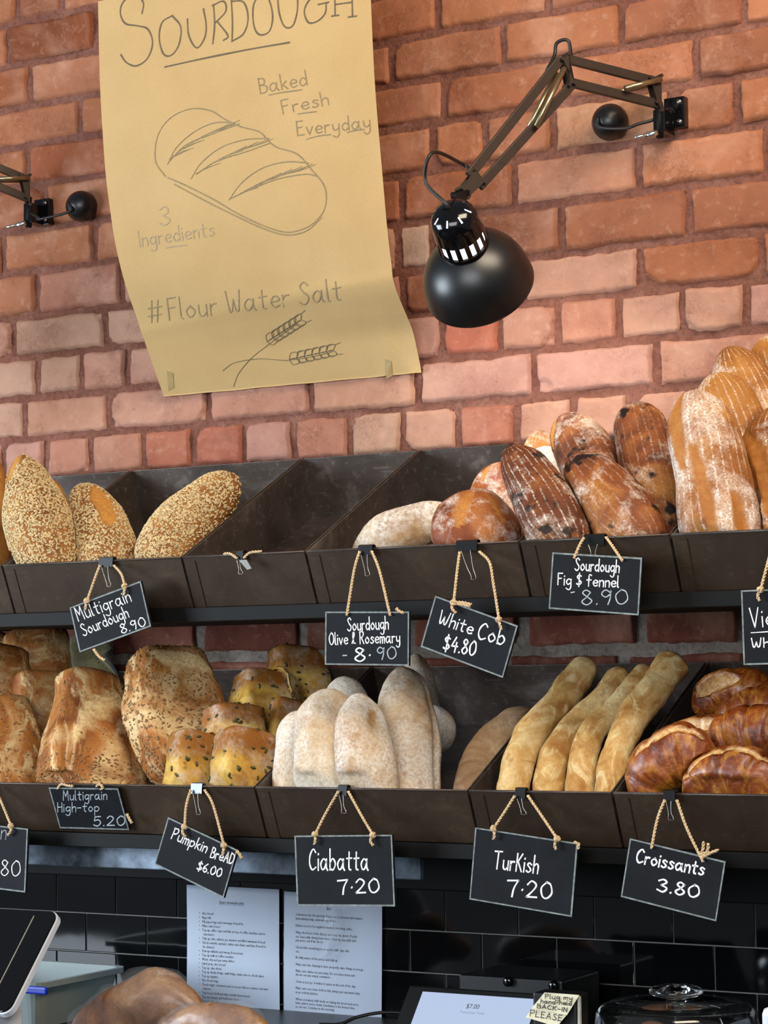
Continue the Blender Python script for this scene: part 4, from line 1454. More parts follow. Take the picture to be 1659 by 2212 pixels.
pumpkin('square pumpkin bread in front, left one of the front pair', [(408, 1770, -.405), (410, 1680, -.395), (418, 1582, -.37)], [50, 60, 58, 52], dents=[(.25, .55, 40, 12, .004)])
pumpkin('square pumpkin bread in front, right one of the front pair, beside the ciabatta', [(520, 1770, -.405), (522, 1680, -.395), (528, 1576, -.37)], [56, 66, 66, 54], dents=[(.22, .70, 16, 60, .007)])
pumpkin('pumpkin bread lying behind the front pair', [(506, 1650, -.31), (502, 1590, -.295), (500, 1524, -.285)], [58, 66, 66, 58])
pumpkin('pumpkin bread in the middle of the pile, seedy end showing', [(570, 1590, -.205), (567, 1545, -.19), (562, 1458, -.165)], [60, 68, 68, 58])
pumpkin('topmost pumpkin bread at the back, flat dark top', [(645, 1560, -.115), (642, 1480, -.10), (640, 1398, -.085)], [66, 72, 70, 60], thick=.6)
pumpkin('dark orange pumpkin bread tucked between the pile and the ciabatta', [(600, 1680, -.245), (612, 1600, -.225), (622, 1510, -.20)], [34, 40, 38], thick=.6, n=12)

# ---- ciabatta
G6 = 'ciabatta loaves'
ck = dict(thick=.62, lump=.0045, lumpf=13, ends=(.16, .22))
loaf('ciabatta', 'pale ciabatta at the left of its tray, half hidden by the next one', 'bread', G6, C_CIA, [(656, 1790, -.405), (648, 1680, -.385), (645, 1535, -.36)], [56, 59, 55, 42], **ck)
loaf('ciabatta', 'pale ciabatta with a folded brown crease, second from the left', 'bread', G6, C_CIA, [(714, 1790, -.425), (708, 1640, -.415), (712, 1488, -.385)], [64, 74, 76, 60], dents=[(.17, .78, 26, 20, .007), (.30, .35, 10, 110, .005)], **ck)
loaf('ciabatta', 'ciabatta whose rounded top shows above the left pair', 'bread', G6, C_CIA, [(765, 1690, -.31), (752, 1570, -.285), (740, 1462, -.25)], [50, 56, 46], thick=.55, ends=(.2, .26))
loaf('ciabatta', 'front ciabatta with a brown hollow near its top, above the ciabatta sign', 'bread', G6, C_CIA, [(812, 1795, -.43), (790, 1650, -.425), (770, 1498, -.40)], [58, 66, 62, 40], dents=[(.14, .74, 24, 34, .006)], scores=[(.16, .78, 13, 22, .4, .001)], **ck)
loaf('ciabatta', 'tallest ciabatta at the right of the group', 'bread', G6, C_CIA, [(885, 1790, -.375), (880, 1600, -.32), (868, 1440, -.27)], [62, 68, 66, 48], dents=[(.08, .45, 10, 150, .008)], **ck)
loaf('ciabatta', 'ciabatta standing behind the tallest one, its tip near the olive sign', 'bread', G6, C_CIA, [(915, 1700, -.215), (908, 1540, -.17), (898, 1412, -.13)], [40, 44, 30], thick=.7, ends=(.2, .24))
loaf('ciabatta', 'ciabatta lying at the back, rounded end right of the tallest one', 'bread', G6, C_CIA, [(890, 1580, -.20), (945, 1575, -.20), (985, 1570, -.20)], [46, 52, 46], thick=.6, ends=(.3, .45))

# ---- turkish
G7 = 'long Turkish loaves'
tk = dict(thick=.8, lump=.004, lumpf=18, ends=(.07, .07))
loaf('turkish_loaf', 'shadowed brown loaf alone in the ciabatta tray, left of the long Turkish loaves', 'bread', G7, C_TURKD, [(1010, 1780, -.36), (1050, 1640, -.29), (1150, 1535, -.20)], [42, 50, 48, 36], thick=.7, ends=(.16, .2), lump=.003)
loaf('turkish_loaf', 'long Turkish loaf at the left, pale gold stick reaching highest at its tray', 'bread', G7, C_TURK, [(1100, 1775, -.415), (1112, 1690, -.395), (1122, 1640, -.37), (1156, 1575, -.325), (1215, 1510, -.27), (1272, 1425, -.20)], [38, 37, 36, 36, 35, 30], **tk)
loaf('turkish_loaf', 'long Turkish loaf with black flecks, second from the left', 'bread', G7, C_TURK, [(1180, 1775, -.40), (1188, 1690, -.375), (1197, 1640, -.35), (1233, 1575, -.305), (1300, 1510, -.25), (1347, 1447, -.185)], [35, 34, 31, 30, 28, 25], **tk)
loaf('turkish_loaf', 'long Turkish loaf, third from the left, bent at the middle', 'bread', G7, C_TURK, [(1250, 1775, -.405), (1254, 1700, -.385), (1260, 1640, -.36), (1286, 1575, -.315), (1352, 1510, -.255), (1399, 1440, -.185)], [31, 31, 31, 28, 26, 25], **tk)
loaf('turkish_loaf', 'thickest long Turkish loaf at the right against the divider', 'bread', G7, C_TURK, [(1304, 1770, -.41), (1312, 1714, -.40), (1328, 1640, -.37), (1365, 1553, -.315), (1415, 1488, -.255), (1462, 1420, -.185)], [28, 30, 32, 36, 36, 40], seg=(6, .0015, .2), **tk)

# ---- croissants
G8 = 'croissants'
rk = dict(thick=.85, lump=.004, lumpf=18, ends=(.26, .26), M=60)
loaf('croissant', 'glossy croissant in front at left, torn pale top', 'pastry', G8, C_CRO, [(1378, 1745, -.425), (1410, 1670, -.415), (1470, 1626, -.405), (1550, 1640, -.40)], [30, 58, 62, 40], seg=(4, .004, .15), scores=[(.40, .62, 10, 60, .1, .003)], **rk)
loaf('croissant', 'dark glossy croissant in front at right, above the croissants sign', 'pastry', G8, C_CRO, [(1486, 1750, -.425), (1540, 1690, -.42), (1610, 1680, -.42), (1700, 1710, -.42)], [36, 62, 68, 44], seg=(4, .005, .2), scores=[(.42, .45, 7, 110, .08, .003)], **rk)
loaf('croissant', 'torn croissant with a pale open crumb, in the middle of the pile', 'pastry', G8, C_CRO, [(1415, 1630, -.32), (1480, 1600, -.31), (1560, 1590, -.305), (1640, 1600, -.30)], [30, 44, 44, 36], seg=(4, .004, .1), scores=[(.36, .42, 15, 75, .1, .006)], **rk)
loaf('croissant', 'shiny brown croissant at the right edge, over the front ones', 'pastry', G8, C_CRO, [(1525, 1610, -.345), (1590, 1590, -.335), (1660, 1580, -.33), (1730, 1590, -.33)], [32, 56, 58, 40], seg=(4, .005, .2), **rk)
loaf('croissant', 'dark croissant under the upper one, at the right edge', 'pastry', G8, C_CRO, [(1540, 1560, -.24), (1600, 1545, -.23), (1670, 1530, -.225), (1740, 1540, -.22)], [30, 48, 50, 36], seg=(4, .004, .1), **rk)
loaf('croissant', 'hollow open croissant at the top of the pile', 'pastry', G8, C_CRO, [(1500, 1540, -.215), (1550, 1500, -.195), (1610, 1490, -.185), (1690, 1520, -.18)], [32, 46, 46, 32], seg=(4, .003, .1), scores=[(.34, .34, 18, 46, .1, .010)], dents=[(.34, .34, 16, 30, .010)], **rk)

# ------------------------------------------------------------------ lay the loaves in the trays, front ones first
from mathutils.bvhtree import BVHTree


def tray_clamp(L, row, xs, eps, backlim):
    ft = Vector((0, LIPY, row.lip)); fb = Vector((0, BOTY, row.bot))
    bb = Vector((0, FBY, row.fb)); bt = Vector((0, BACKY, row.back))
    fdir = (bb - fb).normalized(); nfl = Vector((0, -fdir.z, fdir.y))      # up from the floor
    pdir = (ft - fb).normalized(); nfr = Vector((0, pdir.z, -pdir.y))      # in from the front panel
    cx_ = sum((f[0].x for f in L.frames), 0.0) / len(L.frames)
    xa = max([x for x in xs if x < cx_ - 0.005] or [-9])
    xb = min([x for x in xs if x > cx_ + 0.005] or [9])
    for i, p in enumerate(L.V):
        q = Vector(p)
        for _ in range(2):
            d = (q - fb).dot(nfl)
            if d < eps + 0.0015:
                q += nfl * (eps + 0.0015 - d)
            d = (q - fb).dot(nfr)
            s = (q - fb).dot(pdir)
            if d < 0.0072 and s < 0.122:
                q += nfr * (0.0072 - d)
            # back panel and bricks
            d = (q - bb).dot(nfr)
            if d > -0.004 and (q - bb).dot(pdir) < 0.16:
                q -= nfr * (d + 0.004)
            if q.y > -0.030:
                q.y = -0.030
        # dividers reach up to the line lip - back
        tline = row.lip + (row.back - row.lip) * (q.y - LIPY) / (BACKY - LIPY)
        if q.z < tline + 0.018 and (q.x < xa + 0.008 or q.x > xb - 0.008):
            d = (q - CAM).normalized()
            lim = xa + 0.008 if q.x < xa + 0.008 else xb - 0.008
            k = (lim - q.x) / d.x
            if abs(k) < 0.05:
                q = q + d * k
        L.V[i] = q


def within(tree, p):
    """(is p inside, first way out seen along the view)"""
    d = (p - CAM).normalized()
    n, h = 0, tree.ray_cast(p, d, 0.6)
    first = h[0]
    while h[0] is not None and n < 9:
        n += 1
        h = tree.ray_cast(h[0] + d * 0.00005, d, 0.6)
    return n % 2 == 1, first


def soften(L, V0):
    """spread the presses over the crust so contact faces stay rounded"""
    NM = L.N * L.M
    D_ = np.array([tuple(L.V[i] - V0[i]) for i in range(NM)]).reshape(L.N, L.M, 3)
    for _ in range(3):
        P_ = np.concatenate([D_[:1], D_, D_[-1:]], 0)
        D_ = 0.4 * D_ + 0.15 * (P_[:-2] + P_[2:]) + 0.15 * (np.roll(D_, 1, 1) + np.roll(D_, -1, 1))
    D_ = D_.reshape(NM, 3)
    for i in range(NM):
        L.V[i] = V0[i] + Vector(D_[i])


PLACED = {0: [], 1: []}
QUEUE.sort(key=lambda q: np.mean([p[2] for p in q[5]]))
for qi, (name, label, cat, group, mat, spine, hw, seeds, kw) in enumerate(QUEUE):
    kw.setdefault('squash', 0.55)
    L = Loaf(spine, hw, **kw)
    up = spine[0][1] < 1300
    row, xs = (UPR, ux) if up else (LWR, lx)
    placed = PLACED[0 if up else 1]
    eps = max(0.0005, 0.009 - 0.0005 * len(placed))
    V0 = [Vector(v) for v in L.V]
    tray_clamp(L, row, xs, eps, 0)
    gap = 0.0052 if seeds else 0.0030
    for rep in range(3):
        moved = False
        for tree in placed:
            for i, p in enumerate(L.V):
                n2, first = within(tree, p)
                if n2:
                    moved = True
                    loc, nr, _, dist = tree.find_nearest(p)
                    d = (p - CAM).normalized()
                    if (first - p).length < dist * 1.6:
                        L.V[i] = first + d * gap
                    else:
                        L.V[i] = loc + (loc - p).normalized() * gap
        tray_clamp(L, row, xs, eps, 0)
        if not moved:
            break
    soften(L, V0)
    tray_clamp(L, row, xs, eps, 0)
    # press apart what still touches, spreading each push over the neighbouring crust
    V1 = [Vector(v) for v in L.V]
    for rep in range(22):
        tb_ = BVHTree.FromPolygons([tuple(v) for v in L.V], L.F)
        D_ = np.zeros((len(L.V), 3))
        bad = False
        for tree in placed:
            hitf = {x for x, _ in tb_.overlap(tree)}
            if hitf:
                bad = True
                for i in {v for f_ in hitf for v in L.F[f_]}:
                    p = L.V[i]
                    loc, nr, _, dist = tree.find_nearest(p)
                    ins = within(tree, p)[0]
                    u_ = (loc - p) if ins else (p - loc)
                    if u_.length < 1e-7:
                        u_ = nr
                    D_[i] = u_.normalized() * min(0.006, (dist if ins else 0) + 0.0022)
        if not bad:
            break
        NM = L.N * L.M
        G_ = D_[:NM].reshape(L.N, L.M, 3)
        nrm = np.linalg.norm(G_, axis=2)
        acc, wt = G_.copy(), (nrm > 0).astype(float)
        for di in (-1, 0, 1):
            for dj in (-1, 0, 1):
                if di or dj:
                    sh_ = np.roll(np.roll(G_, di, 0), dj, 1)
                    sw = np.roll(np.roll(wt * 0 + (nrm > 0), di, 0), dj, 1)
                    acc = acc + 0.5 * sh_
                    wt = wt + 0.5 * sw
        sp_ = acc / np.maximum(wt, 1.0)[:, :, None]
        G2 = np.where((nrm > 0)[:, :, None], 0.5 * G_ + 0.5 * sp_, sp_ * 0.6).reshape(NM, 3)
        for i in range(NM):
            if G2[i, 0] or G2[i, 1] or G2[i, 2]:
                mv = L.V[i] + Vector(G2[i]) - V1[i]
                L.V[i] = V1[i] + (mv if mv.length < 0.014 else mv * (0.014 / mv.length))
        L.V[NM] = sum((L.V[j] for j in range(L.M)), Vector()) / L.M
        L.V[NM + 1] = sum((L.V[(L.N - 1) * L.M + j] for j in range(L.M)), Vector()) / L.M
        tray_clamp(L, row, xs, eps * 0.5, 0)
    o = L.build(name, mat)
    tag(o, label, cat, group)
    placed.append(BVHTree.FromPolygons([tuple(v) for v in L.V], L.F))
    if seeds:
        L.seeds(seeds['n'], seeds['size'], seeds['mat'], o, seeds['mask'], seeds.get('name', 'seed_coating'))

# ------------------------------------------------------------------ binder clips, twine and chalk signs
def two_ply(mb, pts, r=0.0024, pitch=0.011):
    P = smooth_path([tuple(p) for p in pts], max(24, int(40 * len(pts))))
    L = np.linalg.norm(np.diff(P, axis=0), axis=1).sum()
    n = max(20, int(L / 0.0016))
    P = smooth_path([tuple(p) for p in P[:: max(1, len(P) // 12)]] + [tuple(P[-1])], n)
    P = [Vector(p) for p in P]
    for ph in (0, math.pi):
        out = []
        for i, p in enumerate(P):
            t = (P[min(i + 1, n - 1)] - P[max(i - 1, 0)]).normalized()
            a = Vector((0, 1, 0))
            a = (a - t * a.dot(t)).normalized()
            b = t.cross(a)
            q = 2 * math.pi * (L * i / n) / pitch + ph
            out.append(p + (a * math.cos(q) + b * math.sin(q)) * r * 0.5)
        mb.tube(out, r * 0.62, 6)
    return mb


def knot(mb, c, r=0.0062):
    c = Vector(c)
    for k in range(3):
        a = random.uniform(0, 3.1)
        ax = Vector((math.cos(a), random.uniform(-.5, .5), math.sin(a))).normalized()
        bx = ax.orthogonal().normalized()
        cx2 = ax.cross(bx)
        pts = [c + (bx * math.cos(q) + cx2 * math.sin(q)) * r * 0.62 + ax * r * 0.3 * math.sin(2 * q) for q in np.linspace(0, 2 * math.pi, 14)]
        mb.tube(pts, r * 0.36, 6)
    mb.blob(c, r * 0.7, r * 0.7, r * 0.7, nu=8, nv=6, jit=0.1)
    return mb


def clip(px, py, wpx, row, label, mat=None, swing=(6, 44)):
    k = mpp(at(px, py, LIPY))
    c = at(px, py, LIPY - 0.004)
    w = wpx * k / 2 * 1.12
    z = row.lip
    t = thing('binder_clip', (c.x, LIPY, z - 0.012), label, 'clip', 'binder clips on the tray lips')
    v = []
    sec = [(-0.0185, -0.010), (-0.0100, 0.0068), (-0.003, 0.0085), (0.004, 0.0068), (0.0075, -0.010), (0.0060, -0.010), (0.0030, 0.0050), (-0.0085, 0.0050), (-0.0170, -0.010)]
    sec = [(-0.0095, -0.012), (-0.0072, 0.0055), (-0.002, 0.0072), (0.0042, 0.0055), (0.0065, -0.012), (0.0052, -0.012), (0.0032, 0.0040), (-0.0060, 0.0040), (-0.0082, -0.012)]
    for sx in (-1, 1):
        for y, zz in sec:
            v.append((c.x + sx * w, LIPY + y, z + zz))
    n = len(sec)
    f = [tuple(range(n)), tuple(range(2 * n - 1, n - 1, -1))] + [(i, (i + 1) % n, n + (i + 1) % n, n + i) for i in range(n)]
    MB().add(v, f).build('clip_body', mat or CLIPBLACK, t)
    x0, y0, z0 = c.x, LIPY - 0.0115, z - 0.010
    dx, dz = swing[0] * k, -swing[1] * k
    pts = [(x0 - w * 0.45, y0, z0), (x0 - w * 0.2 + dx * 0.5, y0 - 0.002, z0 + dz * 0.6), (x0 + dx - 0.004, y0 - 0.003, z0 + dz * 0.88), (x0 + dx - 0.0035, y0 - 0.003, z0 + dz), (x0 + dx + 0.0045, y0 - 0.003, z0 + dz), (x0 + dx + 0.0045, y0 - 0.003, z0 + dz * 0.88), (x0 + w * 0.2 + dx * 0.7, y0 - 0.002, z0 + dz * 0.6), (x0 + w * 0.45, y0, z0)]
    MB().tube(smooth_path(pts, 44), 0.0007, 6).build('wire_handle', STEEL, t, smooth=True)
    return t


SG = 'chalk price signs hung on twine'


def sign(label, quad, lines, left=None, right=None, tails=(), knots=True, plane=None, rows=None, rim_w=0.0026):
    p0, n0 = plane if plane else (Vector((0, LIPY - 0.033, 1.5)), Vector((0, -1, 0)))
    TLq, TRq, BRq, BLq = [at_plane(x, y, p0, n0) for x, y in quad]
    c = (TLq + TRq + BRq + BLq) / 4
    u = ((TRq - TLq) + (BRq - BLq)) / 4
    w = u.length
    u.normalize()
    v_ = n0.cross(u) * -1
    if v_.z < 0:
        v_ = -v_
    h = (((TLq - BLq) + (TRq - BRq)) / 4).dot(v_)
    t = thing('price_sign', c - v_ * h, label, 'sign', SG)
    th = 0.003
    MB().frame_box(c - n0 * th, u * w, v_ * h, n0 * th).build('board', CHALKBOARD, t, bevel=0.0006)
    m = MB()
    rw = rim_w
    o1 = [c + u * sx * w + v_ * sy * h for sx, sy in ((-1, -1), (1, -1), (1, 1), (-1, 1))]
    jit = lambda: random.uniform(-0.0004, 0.0004)
    i1 = [c + u * sx * (w - rw + jit()) + v_ * sy * (h - rw + jit()) for sx, sy in ((-1, -1), (1, -1), (1, 1), (-1, 1))]
    e = n0 * 0.0005
    vv = [p + u * 0 - n0 * 0.0002 for p in o1] + [p + e for p in o1] + [p + e for p in i1] + [p - n0 * 0.0002 for p in i1]
    ff = []
    for k in range(4):
        k2 = (k + 1) % 4
        ff += [(k, k2, 4 + k2, 4 + k), (4 + k, 4 + k2, 8 + k2, 8 + k), (8 + k, 8 + k2, 12 + k2, 12 + k), (12 + k, 12 + k2, k2, k)]
    m.add(vv, ff).build('board_rim', CHALKRIM, t)
    place = lambda x, y: at_plane(x, y, c + n0 * 0.0002, n0)
    for tx, a, b, hh, mat, lw, nm in lines:
        if isinstance(tx, str):
            st = text_px(tx, a, b, hh)
        else:
            st = tx
        ribbons(MB(), st, place, lambda P: n0, lw, 0.0005).build(nm, mat, t)
    tw = MB()
    for path in (left, right):
        if path:
            n = len(path)
            pts = []
            for i, (x, y) in enumerate(path):
                s = i / (n - 1)
                yy = (LIPY - 0.0125) * (1 - s) + ((c + n0 * 0.003).y - 0.0005) * s
                if plane:
                    yy = LIPY - 0.012
                pts.append(at(x, y, yy))
            m = two_ply(MB(), pts)
            if knots:
                knot(m, pts[-1] + Vector((0, -0.001, 0)))
                q = pts[-1]
                two_ply(m, [q, q + Vector((random.uniform(-.004, .004), -0.004, -0.009)), q + Vector((random.uniform(-.006, .006), -0.003, -0.017))])
            m.build('twine', TWINE, t, smooth=True)
    for path in tails:
        pts = [at(x, y, c.y - 0.002) for x, y in path]
        two_ply(MB(), pts, r=0.0026).build('twine_end', TWINE, t, smooth=True)
    return t


LW = 0.0021
sign('small tilted chalk sign reading Multigrain Sourdough 8.90', [(148, 1313), (304, 1255), (326, 1353), (175, 1409)],
     [('Multigrain', (170, 1342), (284, 1299), 30, CHALK, 0.0021, 'bread_name'), ('Sourdough', (181, 1374), (279, 1333), 26, CHALK, 0.0021, 'bread_name'), ('8.90', (264, 1369), (316, 1351), 20, CHALK, 0.0021, 'price')],
     [(216, 1221), (204, 1252), (188, 1298)], [(246, 1221), (262, 1240), (270, 1266)], tails=[[(202, 1402), (214, 1418), (226, 1426)]])
clip(231, 1219, 34, UPR, 'black binder clip holding the Multigrain Sourdough sign', swing=(14, 44))
sign('chalk sign reading Sourdough Olive and Rosemary 8.90', [(705, 1320), (885, 1322), (882, 1437), (700, 1437)],
     [('Sourdough', (751, 1363), (839, 1359), 28, CHALK, LW, 'bread_name'), ('Olive & Rosemary', (712, 1393), (864, 1388), 26, CHALK, LW, 'bread_name'),
      ('-', (741, 1425), (749, 1425), 22, CHALKDIM, LW, 'dash'), ('8*', (767, 1429), (800, 1428), 29, CHALK, 0.0028, 'price'), ('90', (816, 1425), (856, 1423), 27, CHALKDIM, LW, 'price')],
     [(777, 1191), (765, 1232), (749, 1330)], [(803, 1190), (820, 1234), (843, 1330)], tails=[[(872, 1324), (862, 1320), (856, 1314)]], knots=False)
clip(791, 1190, 32, UPR, 'black binder clip holding the olive and rosemary sign', swing=(10, 46))
sign('tilted chalk sign reading White Cob $4.80', [(940, 1286), (1118, 1352), (1087, 1464), (909, 1398)],
     [('White', (946, 1346), (1018, 1371), 29, CHALK, 0.0024, 'bread_name'), ('Cob', (1031, 1380), (1087, 1394), 36, CHALK, 0.0028, 'bread_name'), ('$4.80', (957, 1404), (1025, 1417), 32, CHALK, 0.0028, 'price')],
     [(993, 1192), (987, 1238), (980, 1302)], [(1035, 1191), (1057, 1214), (1066, 1262), (1078, 1338)], tails=[[(982, 1301), (1002, 1302), (1018, 1306)], [(984, 1304), (1004, 1307), (1016, 1310)]])
clip(1010, 1183, 46, UPR, 'wide black binder clip holding the White Cob sign', swing=(20, 64))
sign('chalk sign reading Sourdough Fig and fennel 8.90', [(1196, 1193), (1391, 1205), (1376, 1329), (1183, 1315)],
     [('Sourdough', (1242, 1232), (1337, 1237), 27, CHALK, LW, 'bread_name'), ('Fig $ fennel', (1205, 1263), (1336, 1269), 25, CHALK, LW, 'bread_name'), ('-', (1235, 1289), (1242, 1288), 22, CHALKDIM, LW, 'dash'), ('8.90', (1257, 1307), (1356, 1305), 32, CHALKDIM, LW, 'price')],
     [(1262, 1162), (1253, 1176), (1240, 1206)], [(1309, 1160), (1322, 1178), (1345, 1212)], knots=False)
clip(1285, 1168, 44, UPR, 'wide black binder clip holding the fig and fennel sign', swing=(2, 30))
sign('chalk sign cut off by the right edge, its text starting Vie', [(1601, 1275), (1772, 1268), (1778, 1432), (1606, 1437)],
     [('Vie', (1622, 1356), (1672, 1352), 42, CHALK, LW, 'bread_name'), ([sm([(1623, 1367), (1640, 1366), (1668, 1364)])], None, None, 0, CHALK, 0.0016, 'underline'), ('Who', (1624, 1399), (1680, 1397), 20, CHALK, LW, 'bread_name')],
     [(1672, 1160), (1660, 1210), (1643, 1274)], [(1715, 1158), (1728, 1210), (1742, 1270)])
clip(1694, 1143, 40, UPR, 'binder clip beyond the right edge holding the sign that starts Vie')
sign('chalk sign cut off by the left edge, price ending 80', [(-112, 1772), (64, 1790), (51, 1928), (-126, 1905)],
     [('n', (2, 1813), (12, 1814), 38, CHALKDIM, 0.0016, 'bread_name'), ('.80', (-6, 1891), (43, 1893), 34, CHALK, LW, 'price')],
     [(-50, 1700), (-66, 1745), (-78, 1782)], [(-12, 1700), (4, 1735), (24, 1784)])
clip(-31, 1697, 34, LWR, 'binder clip beyond the left edge holding the cut-off sign')
nf_ = Vector((0, -(UPR.lip - UPR.bot), (LIPY - BOTY))).normalized()
nf_ = nf_ if nf_.y < 0 else -nf_
sign('small chalk sign reading Multigrain High-top 5.20, lying against the tray front', [(104, 1701), (250, 1703), (284, 1793), (131, 1789)],
     [('Multigrain', (137, 1729), (231, 1727), 21, CHALKDIM, 0.0020, 'bread_name'), ('High-top', (125, 1754), (214, 1753), 20, CHALKDIM, 0.0020, 'bread_name'), ('5.20', (203, 1785), (270, 1783), 21, CHALKDIM, 0.0024, 'price')],
     [(124, 1704), (132, 1694), (146, 1697), (158, 1698)], [(208, 1699), (214, 1694), (222, 1700), (218, 1706)], knots=False, tails=[[(274, 1758), (280, 1770), (285, 1778)]],
     plane=(Vector((0, LIPY, LWR.lip)) + nf_ * 0.0105, nf_))
sign('tilted chalk sign reading Pumpkin Bread $6.00', [(362, 1765), (515, 1836), (481, 1940), (335, 1867)],
     [('Pumpkin', (369, 1811), (444, 1842), 24, CHALK, 0.0024, 'bread_name'), ('BreAD', (454, 1852), (502, 1867), 23, CHALK, 0.0024, 'bread_name'), ('$6.00', (425, 1879), (476, 1895), 19, CHALK, 0.0024, 'price')],
     [(412, 1706), (402, 1742), (399, 1786)], [(442, 1706), (460, 1738), (484, 1826)], tails=[[(512, 1838), (518, 1846), (522, 1854)]])
clip(427, 1703, 26, LWR, 'silver binder clip holding the Pumpkin Bread sign', plain('clip_silver', '#6d7684', 0.35, 0.8), swing=(10, 46))
sign('chalk sign reading Ciabatta 7.20, level, in front of the notices', [(637, 1804), (848, 1804), (852, 1957), (641, 1957)],
     [('Ciabatta', (669, 1880), (795, 1880), 46, CHALK, 0.0028, 'bread_name'), ('7*20', (731, 1932), (819, 1928), 31, CHALK, 0.0030, 'price')],
     [(731, 1709), (702, 1760), (681, 1802)], [(752, 1709), (780, 1760), (806, 1804)])
clip(742, 1706, 20, LWR, 'small black binder clip holding the Ciabatta sign', swing=(8, 38))
sign('chalk sign reading Turkish 7.20', [(1025, 1786), (1248, 1822), (1236, 1980), (1016, 1944)],
     [('TurKish', (1066, 1876), (1161, 1887), 38, CHALK, 0.0027, 'bread_name'), ('7*20', (1095, 1936), (1191, 1942), 36, CHALK, 0.0030, 'price')],
     [(1112, 1719), (1090, 1754), (1066, 1790)], [(1140, 1718), (1170, 1762), (1204, 1812)], tails=[[(1240, 1819), (1250, 1824), (1248, 1834)]])
clip(1126, 1717, 22, LWR, 'small black binder clip holding the Turkish sign', swing=(12, 34))
sign('tilted chalk sign reading Croissants 3.80', [(1363, 1810), (1568, 1862), (1547, 1989), (1339, 1938)],
     [('Croissants', (1374, 1863), (1519, 1891), 30, CHALK, 0.0030, 'bread_name'), ('3.80', (1419, 1925), (1508, 1940), 27, CHALK, 0.0030, 'price')],
     [(1436, 1728), (1420, 1770), (1407, 1834)], [(1462, 1728), (1484, 1790), (1519, 1862)], knots=False,
     tails=[[(1512, 1852), (1518, 1836), (1520, 1818)], [(1514, 1852), (1528, 1838), (1530, 1822)], [(1516, 1853), (1536, 1842), (1552, 1836)]])
clip(1448, 1725, 24, LWR, 'small black binder clip holding the Croissants sign', swing=(6, 40))
clip(520, 1199, 16, UPR, 'black binder clip alone on the empty tray, without a sign', swing=(8, 30))
tws = thing('torn_twine', at(521, 1215, LIPY - 0.012), 'torn ends of twine caught in the clip on the empty tray', 'twine')
two_ply(MB(), [at(484, 1196, LIPY - 0.004), at(497, 1196, LIPY - 0.008), at(512, 1206, LIPY - 0.013)]).build('twine_end', TWINE, tws, smooth=True)
two_ply(MB(), [at(526, 1206, LIPY - 0.013), at(540, 1194, LIPY - 0.008), at(565, 1191, LIPY - 0.004)]).build('twine_end', TWINE, tws, smooth=True)
sc_ = [at(x, y, LIPY - 0.016) for x, y in ((516, 1210), (532, 1209), (543, 1228), (534, 1231), (526, 1222))]
MB().add(sc_ + [p + Vector((0, 0.0012, 0)) for p in sc_], [(0, 1, 2, 3, 4), (9, 8, 7, 6, 5)] + [(i, 5 + i, 5 + (i + 1) % 5, (i + 1) % 5) for i in range(5)]).build('paper_scrap', plain('scrap', '#8d8f8d', 0.8), tws)

# ------------------------------------------------------------------ the back counter and what stands on it
CZ = 0.90
ctr = thing('back_counter', (0.0, -0.33, 0.0), 'dark back counter below the tiled wall, under the view', 'counter')
MB().box((-1.6, -0.80, CZ - 0.035), (1.6, -0.010, CZ)).build('worktop', plain('worktop', '#2a2826', 0.35), ctr, bevel=0.003)
for k in range(4):
    x = -1.6 + 0.8 * k
    MB().box((x + 0.002, -0.76, 0.0), (x + 0.798, -0.02, CZ - 0.035)).build('cabinet', plain('cabinet_%d' % k, '#1d1c1b', 0.5), ctr, bevel=0.002)

FILM = NT('clear_film')
lw_ = FILM.n('ShaderNodeLayerWeight')
lw_.inputs[0].default_value = 0.35
FILM = FILM.set(**{'Base Color': (0.75, 0.82, 0.88, 1), 'Roughness': 0.2, 'Alpha': 0.07, 'Specular IOR Level': 0.8})


